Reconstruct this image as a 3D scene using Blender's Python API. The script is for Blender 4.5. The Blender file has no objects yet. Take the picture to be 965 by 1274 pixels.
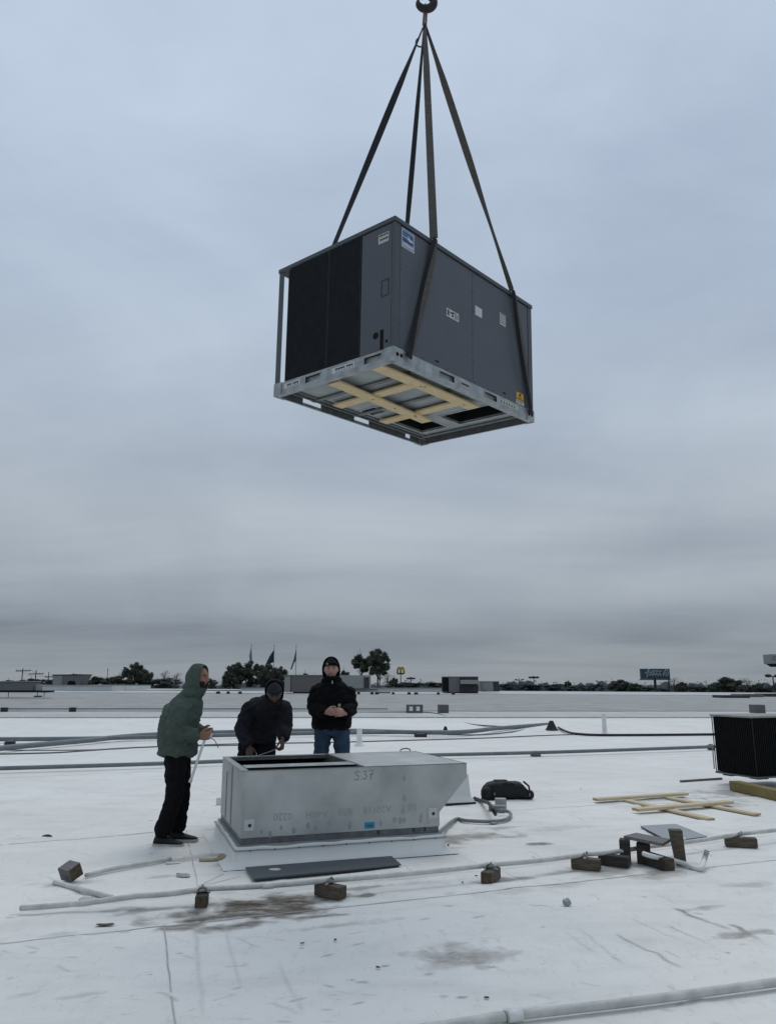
import bpy, bmesh, math, random
import numpy as np
from mathutils import Vector, Matrix, noise as mnoise
SC = bpy.context.scene
COL = SC.collection
V = Vector

# ------------------------------------------------------------------ camera
F_PX, CX, CY, HZ, CAMH = 957.0, 482.5, 637.0, 850.0, 1.5
PITCH = math.atan((HZ - CY) / F_PX)
cam = bpy.data.cameras.new('camera')
cam.sensor_fit = 'VERTICAL'; cam.sensor_height = 24.0; cam.lens = F_PX / 1274.0 * 24.0
cam.clip_start = 0.05; cam.clip_end = 4000
camo = bpy.data.objects.new('camera', cam); COL.objects.link(camo)
camo.location = (0, 0, CAMH); camo.rotation_euler = (math.pi / 2 + PITCH, 0, 0)
SC.camera = camo

# ------------------------------------------------------------------ light
SC.view_settings.view_transform = 'Standard'; SC.view_settings.look = 'None'
SC.view_settings.exposure = 0.0; SC.view_settings.gamma = 1.0
SUN_EL, SUN_AZ = math.radians(62), math.radians(15)      # a veiled sun, ahead and high
wd = bpy.data.worlds.new('World'); SC.world = wd; wd.use_nodes = True
def build_world():
    nt = wd.node_tree; N = nt.nodes; L = nt.links
    N.clear()
    out = N.new('ShaderNodeOutputWorld')
    sky = N.new('ShaderNodeTexSky'); sky.sky_type = 'NISHITA'; sky.sun_disc = False
    sky.sun_elevation = SUN_EL; sky.sun_rotation = SUN_AZ
    bg1 = N.new('ShaderNodeBackground'); bg1.inputs[1].default_value = 0.06
    L.new(sky.outputs[0], bg1.inputs[0])
    tc = N.new('ShaderNodeTexCoord')
    sep = N.new('ShaderNodeSeparateXYZ'); L.new(tc.outputs['Generated'], sep.inputs[0])
    def math_(op, a, b=None, clamp=False):
        n = N.new('ShaderNodeMath'); n.operation = op; n.use_clamp = clamp
        for i, x in enumerate((a, b)):
            if x is None: continue
            if isinstance(x, (int, float)): n.inputs[i].default_value = x
            else: L.new(x, n.inputs[i])
        return n.outputs[0]
    z = math_('MAXIMUM', sep.outputs[2], 0.0)
    ramp = N.new('ShaderNodeValToRGB'); L.new(z, ramp.inputs[0])
    stops = [(0.0, (.270, .302, .334)), (.05, (.280, .314, .350)), (.11, (.328, .370, .418)), (.19, (.408, .458, .512)),
             (.28, (.432, .490, .560)), (.45, (.450, .530, .635)), (.7, (.50, .588, .712)), (1.0, (.58, .65, .75))]
    stops = [(p, (c[0] * 1.02, c[1] * 1.015, c[2] * 1.0)) for p, c in stops]
    el = ramp.color_ramp.elements
    while len(el) < len(stops): el.new(0.5)
    for e, (p, c) in zip(el, stops): e.position = p; e.color = (*c, 1)
    # cloud sheet: direction projected on a plane overhead
    den = math_('ADD', z, 0.10)
    cmb = N.new('ShaderNodeCombineXYZ')
    L.new(math_('DIVIDE', sep.outputs[0], den), cmb.inputs[0]); L.new(math_('DIVIDE', sep.outputs[1], den), cmb.inputs[1])
    def cloud(scale, sx, sy, loc, detail, rough, dist=0.0):
        mp = N.new('ShaderNodeMapping'); L.new(cmb.outputs[0], mp.inputs[0])
        mp.inputs['Scale'].default_value = (sx, sy, 1); mp.inputs['Location'].default_value = loc
        mp.inputs['Rotation'].default_value = (0, 0, .25)
        n = N.new('ShaderNodeTexNoise'); L.new(mp.outputs[0], n.inputs[0])
        n.inputs['Scale'].default_value = scale; n.inputs['Detail'].default_value = detail; n.inputs['Roughness'].default_value = rough
        n.inputs['Distortion'].default_value = dist
        return n.outputs[0]
    c1 = cloud(.55, .6, 1.0, (1.9, 3.4, 0), 7, .55, .6)
    c2 = cloud(1.5, .5, 1.0, (5.1, 0.7, 2), 5, .55, .4)
    m = math_('ADD', math_('MULTIPLY', math_('SUBTRACT', c1, .5), 0.66), math_('MULTIPLY', math_('SUBTRACT', c2, .5), 0.13))
    mp3 = N.new('ShaderNodeMapping'); L.new(tc.outputs['Generated'], mp3.inputs[0]); mp3.inputs['Scale'].default_value = (1, 1, 1.7); mp3.inputs['Location'].default_value = (.3, 1.7, .4)
    n3 = N.new('ShaderNodeTexNoise'); L.new(mp3.outputs[0], n3.inputs[0]); n3.inputs['Scale'].default_value = 2.6; n3.inputs['Detail'].default_value = 7; n3.inputs['Roughness'].default_value = .56; n3.inputs['Distortion'].default_value = .4
    m = math_('ADD', m, math_('MULTIPLY', math_('SUBTRACT', n3.outputs[0], .5), .42))
    # broad cloud masses: thin bright parts of the sheet and a slate bank low on one side
    def mass(x0, z0, rx, rz, k):
        a = math_('POWER', math_('ABSOLUTE', math_('DIVIDE', math_('SUBTRACT', sep.outputs[0], x0), rx)), 2.0)
        b = math_('POWER', math_('ABSOLUTE', math_('DIVIDE', math_('SUBTRACT', z, z0), rz)), 2.0)
        w = math_('ADD', math_('ADD', a, b), math_('MULTIPLY', math_('SUBTRACT', c2, .5), 1.6))
        return math_('MULTIPLY', math_('EXPONENT', math_('MULTIPLY', w, -1.0)), k)
    for q in ((-.06, .19, .24, .075, .17), (.40, .115, .13, .03, .16), (.20, .25, .16, .07, -.09), (-.75, .062, .62, .030, -.30), (.25, .06, .30, .028, -.10), (-.30, .62, .25, .14, .06), (-.35, .38, .12, .07, -.05), (.05, .10, .2, .015, .07), (.33, .52, .12, .2, -.05)):
        m = math_('ADD', m, mass(*q))
    gain = math_('ADD', m, 1.0)
    mul = N.new('ShaderNodeVectorMath'); mul.operation = 'SCALE'
    # thin cloud is neutral white, thick cloud slate blue
    tint = N.new('ShaderNodeValToRGB'); te = tint.color_ramp.elements
    te[0].position = .30; te[0].color = (.95, .99, 1.06, 1); te[1].position = .72; te[1].color = (1.015, 1.008, .995, 1)
    L.new(math_('ADD', m, .5, True), tint.inputs[0])
    tm = N.new('ShaderNodeVectorMath'); tm.operation = 'MULTIPLY'; L.new(ramp.outputs[0], tm.inputs[0]); L.new(tint.outputs[0], tm.inputs[1])
    L.new(tm.outputs[0], mul.inputs[0]); L.new(gain, mul.inputs['Scale'])
    bg2 = N.new('ShaderNodeBackground'); L.new(mul.outputs[0], bg2.inputs[0]); bg2.inputs[1].default_value = 1.0
    mix = N.new('ShaderNodeMixShader'); mix.inputs[0].default_value = 0.94
    L.new(bg1.outputs[0], mix.inputs[1]); L.new(bg2.outputs[0], mix.inputs[2]); L.new(mix.outputs[0], out.inputs[0])
build_world()
sun = bpy.data.lights.new('sun', 'SUN'); sun.energy = 0.95; sun.angle = math.radians(30); sun.color = (1, .955, .90)
suno = bpy.data.objects.new('sun', sun); COL.objects.link(suno)
sd = V((math.sin(SUN_AZ) * math.cos(SUN_EL), math.cos(SUN_AZ) * math.cos(SUN_EL), math.sin(SUN_EL)))
suno.rotation_euler = sd.to_track_quat('Z', 'Y').to_euler(); suno.location = sd * 50

# ------------------------------------------------------------------ where things stand (measured from the photograph)
_R = V((1, 0, 0)); _F = V((0, math.cos(PITCH), math.sin(PITCH))); _U = V((0, -math.sin(PITCH), math.cos(PITCH))); _C = V((0, 0, CAMH))
def ray(x, y): return _F + _R * ((x - CX) / F_PX) - _U * ((y - CY) / F_PX)
def gr(x, y, z=0.0):
    v = ray(x, y); return _C + v * ((z - CAMH) / v.z)
def at(x, y, Y):
    v = ray(x, y); return _C + v * (Y / v.y)
def mpp(Y): return Y * math.cos(PITCH) / F_PX      # rough metres per pixel near eye level

# ------------------------------------------------------------------ materials
def mat(name, col, rough=.6, metal=0.0, var=.12, scale=12.0, bump=0.0, bscale=60.0, stretch=(1, 1, 1), col2=None, spec=.4, wave=None):
    m = bpy.data.materials.new(name); m.use_nodes = True
    nt = m.node_tree; N = nt.nodes; L = nt.links
    b = N['Principled BSDF']; b.inputs['Roughness'].default_value = rough; b.inputs['Metallic'].default_value = metal
    b.inputs['Specular IOR Level'].default_value = spec
    tc = N.new('ShaderNodeTexCoord'); mp = N.new('ShaderNodeMapping'); mp.inputs['Scale'].default_value = stretch
    L.new(tc.outputs['Object'], mp.inputs[0])
    n = N.new('ShaderNodeTexNoise'); n.inputs['Scale'].default_value = scale; n.inputs['Detail'].default_value = 5; n.inputs['Roughness'].default_value = .6
    L.new(mp.outputs[0], n.inputs[0])
    r = N.new('ShaderNodeValToRGB'); e = r.color_ramp.elements
    c2 = col2 if col2 else tuple(min(1, c * (1 + var)) for c in col); c1 = col if col2 else tuple(c * (1 - var) for c in col)
    e[0].position = .3; e[0].color = (*c1, 1); e[1].position = .7; e[1].color = (*c2, 1)
    L.new(n.outputs[0], r.inputs[0]); L.new(r.outputs[0], b.inputs['Base Color'])
    if bump:
        n2 = N.new('ShaderNodeTexNoise'); n2.inputs['Scale'].default_value = bscale; n2.inputs['Detail'].default_value = 3
        L.new(mp.outputs[0], n2.inputs[0])
        bp = N.new('ShaderNodeBump'); bp.inputs['Strength'].default_value = bump; bp.inputs['Distance'].default_value = .01
        L.new(n2.outputs[0], bp.inputs['Height']); L.new(bp.outputs[0], b.inputs['Normal'])
    return m
M = {}
M['panel'] = mat('painted_panel', (.070, .079, .093), .5, var=.06, scale=3, bump=.02, bscale=8)
M['trim'] = mat('panel_trim', (.058, .068, .076), .5, var=.08, scale=6)
M['coil'] = mat('coil_fin', (.016, .018, .021), .6, var=.25, scale=14, spec=.25)
M['void'] = mat('dark_lining', (.012, .012, .012), .9, var=.1, spec=.1)
M['galv'] = mat('galvanised_steel', (.22, .24, .245), .5, .45, col2=(.40, .42, .425), scale=11, bump=.03, bscale=30)
M['galv_dull'] = mat('dull_galvanised', (.22, .245, .25), .55, .35, col2=(.32, .345, .345), scale=5)
M['adapter'] = mat('sheet_steel', (.30, .325, .32), .45, .45, col2=(.47, .49, .475), scale=2.4, bump=.05, bscale=6)
M['adapter_dark'] = mat('dark_steel', (.085, .095, .095), .5, .3, col2=(.15, .16, .16), scale=14)  # darker steel tone; also serves the painted rail shade
M['lumber'] = mat('new_lumber', (.50, .37, .19), .7, col2=(.66, .53, .32), scale=8, stretch=(1, 9, 9), bump=.05, bscale=30)
M['lumber_pale'] = mat('pale_lumber', (.46, .375, .235), .75, col2=(.60, .51, .355), scale=8, stretch=(1, 9, 9), bump=.05, bscale=30)
M['lumber_end'] = mat('lumber_end', (.42, .30, .15), .8, var=.2, scale=30)
M['block'] = mat('weathered_timber', (.045, .036, .026), .85, col2=(.135, .11, .082), scale=9, stretch=(1.2, 8, 8), bump=.3, bscale=25)
M['block_dark'] = mat('wet_timber', (.018, .016, .014), .85, col2=(.055, .048, .040), scale=9, stretch=(1.2, 8, 8), bump=.3, bscale=25)
M['block_end'] = mat('timber_end_grain', (.04, .028, .02), .9, col2=(.11, .08, .05), scale=25)
M['greyboard'] = mat('grey_board', (.10, .10, .10), .8, col2=(.20, .19, .18), scale=8, stretch=(1, 8, 8), bump=.2)
M['sleeper'] = mat('treated_timber', (.16, .12, .04), .8, col2=(.24, .19, .075), scale=6, stretch=(1, 6, 6), bump=.2)
M['pvc'] = mat('white_pvc', (.60, .61, .59), .45, col2=(.72, .73, .71), scale=7, stretch=(1, 1, 1))
M['pvc_dirty'] = mat('dirty_pvc', (.40, .40, .37), .55, col2=(.62, .62, .59), scale=9)
M['clamp'] = mat('clamp_steel', (.22, .22, .22), .5, .6)
M['membrane'] = mat('white_membrane', (.66, .66, .628), .55, col2=(.75, .75, .72), scale=1.6, bump=.08, bscale=9)
M['seam_dirt'] = mat('seam_dirt', (.30, .30, .285), .8, col2=(.48, .48, .46), scale=9)
M['pipe'] = mat('grey_pipe', (.12, .145, .155), .6, col2=(.17, .195, .205), scale=5)
M['cable'] = mat('grey_cable', (.10, .11, .115), .6, var=.15)
M['black'] = mat('black_rubber', (.012, .012, .013), .6, var=.2)
M['strap_black'] = mat('black_webbing', (.012, .014, .018), .8, var=.2, scale=60, bump=.2, bscale=200)
M['strap_grey'] = mat('grey_webbing', (.060, .056, .048), .85, col2=(.105, .098, .085), scale=30, bump=.3, bscale=200)
M['rust'] = mat('painted_link', (.12, .045, .03), .6, .3, col2=(.22, .08, .05), scale=30)
M['hook'] = mat('hook_steel', (.025, .022, .025), .5, .4, var=.2)
M['sticker_white'] = mat('white_label', (.50, .50, .49), .5, var=.06, scale=40)
M['sticker_pale'] = mat('pale_label', (.40, .41, .36), .5, var=.06, scale=40)
M['sticker_blue'] = mat('blue_label', (.10, .20, .38), .45, col2=(.26, .36, .52), scale=9)
M['sticker_yellow'] = mat('yellow_label', (.62, .36, .02), .5, var=.08)
M['sticker_teal'] = mat('teal_label', (.02, .24, .36), .45, var=.06)
M['ink'] = mat('ink', (.03, .032, .036), .7)
M['ink_faint'] = mat('faint_ink', (.19, .21, .215), .6, .3)
M['smudge'] = mat('zinc_mark', (.25, .27, .268), .55, .4, col2=(.36, .38, .375), scale=40)
M['ink_blue'] = mat('blue_ink', (.025, .05, .12), .5)
M['skin_light'] = None
M['green_hoodie'] = mat('green_fleece', (.053, .075, .062), .95, col2=(.081, .106, .090), scale=25, bump=.35, bscale=180, spec=.15)
M['black_cloth'] = mat('black_cotton', (.006, .006, .007), .95, var=.3, scale=25, bump=.3, bscale=150, spec=.12)
M['black_trousers'] = mat('black_trousers', (.007, .007, .008), .95, var=.3, scale=20, bump=.3, bscale=90, spec=.12)
M['charcoal_cloth'] = mat('charcoal_cotton', (.013, .014, .018), .95, col2=(.022, .023, .028), scale=20, bump=.3, bscale=150, spec=.12)
M['charcoal_knit'] = mat('charcoal_knit', (.020, .021, .024), .95, col2=(.036, .037, .04), scale=60, bump=.5, bscale=200, spec=.12)
M['jeans'] = mat('blue_denim', (.028, .05, .085), .9, col2=(.05, .082, .125), scale=14, bump=.3, bscale=160, spec=.15)
M['shoe'] = mat('black_shoe', (.010, .010, .011), .7, var=.2)
M['sole'] = mat('pale_sole', (.42, .41, .39), .7, var=.15)
M['beard'] = mat('dark_beard', (.012, .010, .009), .9, var=.3, scale=80, bump=.5, bscale=300)
M['eye_white'] = mat('eye_white', (.20, .19, .18), .4, var=.02)
M['iris'] = mat('iris', (.02, .013, .01), .2, var=.02)
M['patch'] = mat('cloth_patch', (.33, .27, .19), .8, var=.1)
M['tree'] = mat('tree_leaf', (.042, .052, .042), .9, col2=(.074, .086, .064), scale=.9, spec=.1)
M['tree_mid'] = mat('tree_leaf_hazed', (.056, .066, .064), .95, col2=(.080, .092, .086), scale=.6, spec=.05)  # lightened and greyed so the colour carries some haze
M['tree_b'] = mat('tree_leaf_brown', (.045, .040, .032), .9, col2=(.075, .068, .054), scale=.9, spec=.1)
M['tree_far'] = mat('far_leaf_hazed', (.080, .092, .098), .95, col2=(.105, .118, .124), scale=.15, spec=.05)  # distance haze put into the leaf colour: paler and bluer
M['bark'] = mat('bark', (.04, .034, .03), .9, col2=(.07, .06, .05), scale=4)
M['unit_grey'] = mat('unit_grey', (.14, .142, .15), .6, var=.08, scale=2)
M['unit_dark'] = mat('unit_dark', (.045, .045, .05), .7, var=.15, scale=2)
M['unit_brown'] = mat('unit_brown_grey', (.135, .13, .125), .7, var=.06, scale=3)
M['unit_pale'] = mat('unit_pale', (.26, .275, .262), .6, var=.06, scale=2)
M['cinder'] = mat('cinder_block', (.10, .10, .098), .9, col2=(.15, .15, .145), scale=18, bump=.4)
M['steel_pole'] = mat('pole_steel', (.16, .17, .18), .6, .2)
M['pole_dark'] = mat('pole_dark', (.03, .034, .037), .7)
M['wood_pole'] = mat('pole_timber', (.05, .045, .042), .9)
M['flag_white'] = mat('flag_pale', (.20, .225, .235), .9, var=.1)
M['flag_navy'] = mat('flag_navy', (.025, .03, .055), .9, var=.1)
M['flag_grey'] = mat('flag_grey', (.085, .10, .115), .9, var=.1)
M['board_navy'] = mat('billboard_navy', (.035, .065, .10), .6, col2=(.055, .09, .125), scale=.5)
M['board_pale'] = mat('billboard_lettering', (.32, .37, .42), .6)
M['board_green'] = mat('billboard_green', (.045, .075, .065), .6)
M['yellow_sign'] = mat('yellow_sign', (.40, .30, .05), .5)
M['red_sign'] = mat('dark_red_sign', (.10, .05, .02), .6)
M['sign_pale'] = mat('sign_pale', (.33, .345, .33), .6)
M['sign_letter'] = mat('sign_letter', (.17, .185, .185), .6)
M['house_wall'] = mat('house_wall', (.30, .29, .27), .8)
M['house_roof'] = mat('house_roof', (.13, .12, .11), .9)
M['far_ground'] = mat('far_ground', (.07, .075, .06), .95, col2=(.11, .11, .095), scale=.03)
M['parapet'] = mat('parapet_white', (.50, .52, .52), .7, col2=(.60, .62, .62), scale=.35)
M['bag'] = mat('bag_nylon', (.008, .0085, .009), .7, var=.3, scale=25, bump=.4, bscale=60)
M['bag_olive'] = mat('bag_olive', (.045, .045, .032), .8, var=.2)
M['conduit'] = mat('conduit_grey', (.15, .17, .17), .5, col2=(.22, .235, .235), scale=10)
M['sheet_dark'] = mat('dark_sheet', (.052, .064, .074), .45, .15, col2=(.072, .085, .096), scale=4)
M['sheet_mid'] = mat('mid_sheet', (.24, .265, .28), .45, .3, col2=(.31, .335, .35), scale=3)
M['cond'] = mat('condenser_guard', (.007, .0075, .008), .8, var=.3, scale=20, spec=.06)
M['cond_slat'] = mat('condenser_slat', (.008, .009, .010), .6, col2=(.015, .0165, .018), scale=9, spec=.2)
M['cond_top'] = mat('condenser_lid', (.20, .20, .18), .7, col2=(.30, .30, .275), scale=4)
M['leaf_litter'] = mat('debris', (.05, .045, .04), .9, col2=(.12, .11, .09), scale=60)
M['paper'] = mat('torn_wrapper', (.45, .45, .43), .7, col2=(.6, .6, .58), scale=30)
M['spray'] = mat('tan_scrap', (.30, .25, .17), .8, col2=(.42, .37, .28), scale=30)

# roof membrane: colour from two attributes (wear and painted contact shade) + noise
def roof_material(name, base1, base2, streak):
    m = bpy.data.materials.new(name); m.use_nodes = True
    nt = m.node_tree; N = nt.nodes; L = nt.links; b = N['Principled BSDF']
    b.inputs['Roughness'].default_value = .55; b.inputs['Specular IOR Level'].default_value = .35
    tc = N.new('ShaderNodeTexCoord')
    def nz(scale, st, det=5, rough=.6):
        mp = N.new('ShaderNodeMapping'); mp.inputs['Scale'].default_value = st; mp.inputs['Rotation'].default_value = (0, 0, -.36)
        L.new(tc.outputs['Object'], mp.inputs[0])
        n = N.new('ShaderNodeTexNoise'); n.inputs['Scale'].default_value = scale; n.inputs['Detail'].default_value = det; n.inputs['Roughness'].default_value = rough
        L.new(mp.outputs[0], n.inputs[0]); return n.outputs[0]
    def ramp(src, p0, c0, p1, c1):
        r = N.new('ShaderNodeValToRGB'); e = r.color_ramp.elements
        e[0].position = p0; e[0].color = (*c0, 1); e[1].position = p1; e[1].color = (*c1, 1); L.new(src, r.inputs[0]); return r.outputs[0]
    def mix(f, a, c):
        n = N.new('ShaderNodeMix'); n.data_type = 'RGBA'
        L.new(f, n.inputs[0])
        for i, x in ((6, a), (7, c)):
            if isinstance(x, tuple): n.inputs[i].default_value = (*x, 1)
            else: L.new(x, n.inputs[i])
        return n.outputs[2]
    c = ramp(nz(.55, (1, 1, 1)), .3, base1, .7, base2)
    # long faint wear
    w = ramp(nz(*streak), .52, (0, 0, 0), .8, (.45, .45, .45))
    c = mix(w, c, (.45, .46, .45))
    bl = ramp(nz(2.3, (1, 1, 1), 7, .72), .50, (0, 0, 0), .80, (.42, .42, .42)); c = mix(bl, c, (.44, .445, .43))
    # small scuffs
    s = ramp(nz(16, (1, .35, 1), 6, .7), .57, (0, 0, 0), .72, (.5, .5, .5))
    c = mix(s, c, (.47, .48, .47))
    sp = ramp(nz(55, (1, 1, 1), 2, .5), .69, (0, 0, 0), .74, (.7, .7, .7))
    c = mix(sp, c, (.34, .34, .32))
    for an, col in (('grime_shade', (.17, .175, .17)), ('stain', (.085, .063, .041))):
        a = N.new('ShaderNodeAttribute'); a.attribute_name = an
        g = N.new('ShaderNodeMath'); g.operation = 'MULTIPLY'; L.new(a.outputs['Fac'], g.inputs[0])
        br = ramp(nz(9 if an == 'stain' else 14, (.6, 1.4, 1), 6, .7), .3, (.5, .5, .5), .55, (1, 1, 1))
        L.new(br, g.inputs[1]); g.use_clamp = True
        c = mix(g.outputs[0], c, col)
    L.new(c, b.inputs['Base Color'])
    bp = N.new('ShaderNodeBump'); bp.inputs['Strength'].default_value = .25; bp.inputs['Distance'].default_value = .01
    L.new(nz(7, (1, .5, 1), 4), bp.inputs['Height']); L.new(bp.outputs[0], b.inputs['Normal'])
    return m
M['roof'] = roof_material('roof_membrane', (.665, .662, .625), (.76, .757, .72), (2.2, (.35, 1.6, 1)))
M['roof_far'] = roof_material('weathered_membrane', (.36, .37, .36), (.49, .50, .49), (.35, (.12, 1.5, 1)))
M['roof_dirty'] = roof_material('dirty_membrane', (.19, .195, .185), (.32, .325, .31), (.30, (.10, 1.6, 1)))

# ------------------------------------------------------------------ mesh helpers
SMALL = {'print', 'pale_print', 'screw', 'zinc_mark', 'board_knot', 'finger_slot', 'fin', 'conduit_hole', 'handwriting', 'panel_seam', 'lifting_hole', 'guard_edge', 'pan_stiffener', 'knockout', 'letter_stroke', 'tread'}
class MB:
    def __init__(s): s.v = []; s.f = []; s.m = []; s.k = 0
    def slot(s, k): s.k = k; return s
    def add(s, vs, fs):
        o = len(s.v); s.v += [tuple(p) for p in vs]; s.f += [tuple(o + i for i in f) for f in fs]; s.m += [s.k] * len(fs); return s
    def box(s, lo, hi, X=None):
        x0, y0, z0 = lo; x1, y1, z1 = hi
        vs = [V(p) for p in ((x0, y0, z0), (x1, y0, z0), (x1, y1, z0), (x0, y1, z0), (x0, y0, z1), (x1, y0, z1), (x1, y1, z1), (x0, y1, z1))]
        if X is not None: vs = [X @ p for p in vs]
        return s.add(vs, [(0, 3, 2, 1), (4, 5, 6, 7), (0, 1, 5, 4), (1, 2, 6, 5), (2, 3, 7, 6), (3, 0, 4, 7)])
    def bevbox(s, lo, hi, b=.006, X=None):
        bm = bmesh.new(); bmesh.ops.create_cube(bm, size=1)
        c = [(l + h) / 2 for l, h in zip(lo, hi)]; d = [h - l for l, h in zip(lo, hi)]
        for v in bm.verts: v.co = V((c[0] + v.co.x * d[0], c[1] + v.co.y * d[1], c[2] + v.co.z * d[2]))
        bmesh.ops.bevel(bm, geom=bm.edges[:], offset=b, segments=2, affect='EDGES', profile=.6)
        bm.verts.index_update()
        vs = [(X @ v.co if X is not None else v.co.copy()) for v in bm.verts]; fs = [tuple(q.index for q in f.verts) for f in bm.faces]
        bm.free(); return s.add(vs, fs)
    def ring_loft(s, rings, cap=True, closed=False):
        n = len(rings[0]); vs = [p for r in rings for p in r]; fs = []
        R = len(rings)
        for i in range(R if closed else R - 1):
            a, c = i * n, ((i + 1) % R) * n
            for j in range(n):
                k = (j + 1) % n; fs.append((a + j, a + k, c + k, c + j))
        if cap and not closed:
            fs.append(tuple(reversed(range(n)))); fs.append(tuple((R - 1) * n + j for j in range(n)))
        return s.add(vs, fs)
    def tube(s, pts, rad, n=10, cap=True, closed=False, flat=1.0, ref=None):
        pts = [V(p) for p in pts]; rings = []
        rads = rad if isinstance(rad, (list, tuple)) else [rad] * len(pts)
        prev = None
        for i, p in enumerate(pts):
            if closed: t = pts[(i + 1) % len(pts)] - pts[i - 1]
            else: t = pts[min(i + 1, len(pts) - 1)] - pts[max(i - 1, 0)]
            t.normalize()
            if prev is None:
                up = V(ref) if ref is not None else (V((0, 0, 1)) if abs(t.z) < .9 else V((1, 0, 0)))
                u = (up - t * up.dot(t)).normalized()
            else: u = (prev - t * prev.dot(t)).normalized()
            prev = u; w = t.cross(u); r = rads[i]
            rings.append([p + u * (math.cos(2 * math.pi * j / n) * r * flat) + w * (math.sin(2 * math.pi * j / n) * r) for j in range(n)])
        return s.ring_loft(rings, cap, closed)
    def ell(s, c, r, X=None, nu=16, nv=10):
        c = V(c); vs = []; fs = []
        vs.append(c + V((0, 0, r[2])))
        for i in range(1, nv):
            th = math.pi * i / nv
            for j in range(nu):
                ph = 2 * math.pi * j / nu
                vs.append(c + V((r[0] * math.sin(th) * math.cos(ph), r[1] * math.sin(th) * math.sin(ph), r[2] * math.cos(th))))
        vs.append(c + V((0, 0, -r[2])))
        if X is not None: vs = [X @ p for p in vs]
        for j in range(nu): fs.append((0, 1 + j, 1 + (j + 1) % nu))
        for i in range(nv - 2):
            a = 1 + i * nu
            for j in range(nu): fs.append((a + j, a + nu + j, a + nu + (j + 1) % nu, a + (j + 1) % nu))
        l = len(vs) - 1; a = 1 + (nv - 2) * nu
        for j in range(nu): fs.append((l, a + (j + 1) % nu, a + j))
        return s.add(vs, fs)
    def prism(s, poly, z0, z1, X=None):
        n = len(poly); vs = [V((p[0], p[1], z0)) for p in poly] + [V((p[0], p[1], z1)) for p in poly]
        if X is not None: vs = [X @ p for p in vs]
        fs = [tuple(reversed(range(n))), tuple(range(n, 2 * n))] + [(i, (i + 1) % n, n + (i + 1) % n, n + i) for i in range(n)]
        return s.add(vs, fs)
    def slab(s, poly, nrm, th):
        """a plate: a 3-D polygon pushed by th along nrm"""
        n = len(poly); nrm = V(nrm); vs = [V(p) for p in poly] + [V(p) + nrm * th for p in poly]
        fs = [tuple(reversed(range(n))), tuple(range(n, 2 * n))] + [(i, (i + 1) % n, n + (i + 1) % n, n + i) for i in range(n)]
        return s.add(vs, fs)
    def mesh(s, name, mats, smooth=False, off=None):
        me = bpy.data.meshes.new(name)
        vs = s.v if off is None else [(p[0] - off[0], p[1] - off[1], p[2] - off[2]) for p in s.v]
        me.from_pydata(vs, [], s.f)
        for m in (mats if isinstance(mats, (list, tuple)) else [mats]): me.materials.append(m)
        if any(s.m): me.polygons.foreach_set('material_index', s.m)
        bm = bmesh.new(); bm.from_mesh(me); bmesh.ops.recalc_face_normals(bm, faces=bm.faces); bm.to_mesh(me); bm.free()
        if smooth: me.polygons.foreach_set('use_smooth', [True] * len(me.polygons))
        me.update(); return me
    def build(s, name, mats, parent=None, smooth=False, off=None, label=None):
        o = link(name, s.mesh(name, mats, smooth, off), parent, label)
        if name in SMALL: o['kind'] = 'stuff'
        return o
def link(name, me, parent=None, label=None):
    o = bpy.data.objects.new(name, me); COL.objects.link(o)
    if parent is not None: o.parent = parent
    if label: o['label'] = label
    return o
def tag(o, label, cat, group=None, kind=None):
    o['label'] = label; o['category'] = cat
    if group: o['group'] = group
    if kind: o['kind'] = kind
    return o
def thing(name, label, cat, loc=(0, 0, 0), rz=0.0, group=None):
    o = bpy.data.objects.new(name, None); COL.objects.link(o); o.empty_display_size = .1
    o.location = loc; o.rotation_euler = (0, 0, rz); return tag(o, label, cat, group)
def struct(o, label=None):
    o['kind'] = 'structure'
    if label: o['label'] = label
    return o
def frame(x, y, z, o): # columns
    m = Matrix.Identity(4)
    for i, c in enumerate((x, y, z, o)):
        for r in range(3): m[r][i] = c[r]
    return m
def copy_tree(o, parent=None):
    c = o.copy(); COL.objects.link(c)
    if parent is not None: c.parent = parent
    for ch in list(o.children): copy_tree(ch, c)
    return c
def modded(me, mods, name):
    """apply modifiers to a mesh, give the result back"""
    o = bpy.data.objects.new('work', me); COL.objects.link(o)
    for t, kw in mods:
        md = o.modifiers.new(t, t)
        for k, x in kw.items(): setattr(md, k, x)
    dg = bpy.context.evaluated_depsgraph_get(); dg.update()
    ne = bpy.data.meshes.new_from_object(o.evaluated_get(dg)); ne.name = name
    bpy.data.objects.remove(o); bpy.data.meshes.remove(me)
    return ne
def text_mesh(txt, size, name='lettering', depth=.0005):
    c = bpy.data.curves.new('t', 'FONT'); c.body = txt; c.size = size; c.extrude = depth; c.align_x = 'CENTER'; c.align_y = 'CENTER'; c.resolution_u = 2
    o = bpy.data.objects.new('t', c); COL.objects.link(o)
    dg = bpy.context.evaluated_depsgraph_get(); dg.update()
    me = bpy.data.meshes.new_from_object(o.evaluated_get(dg)); me.name = name
    bpy.data.objects.remove(o); bpy.data.curves.remove(c); return me

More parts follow.
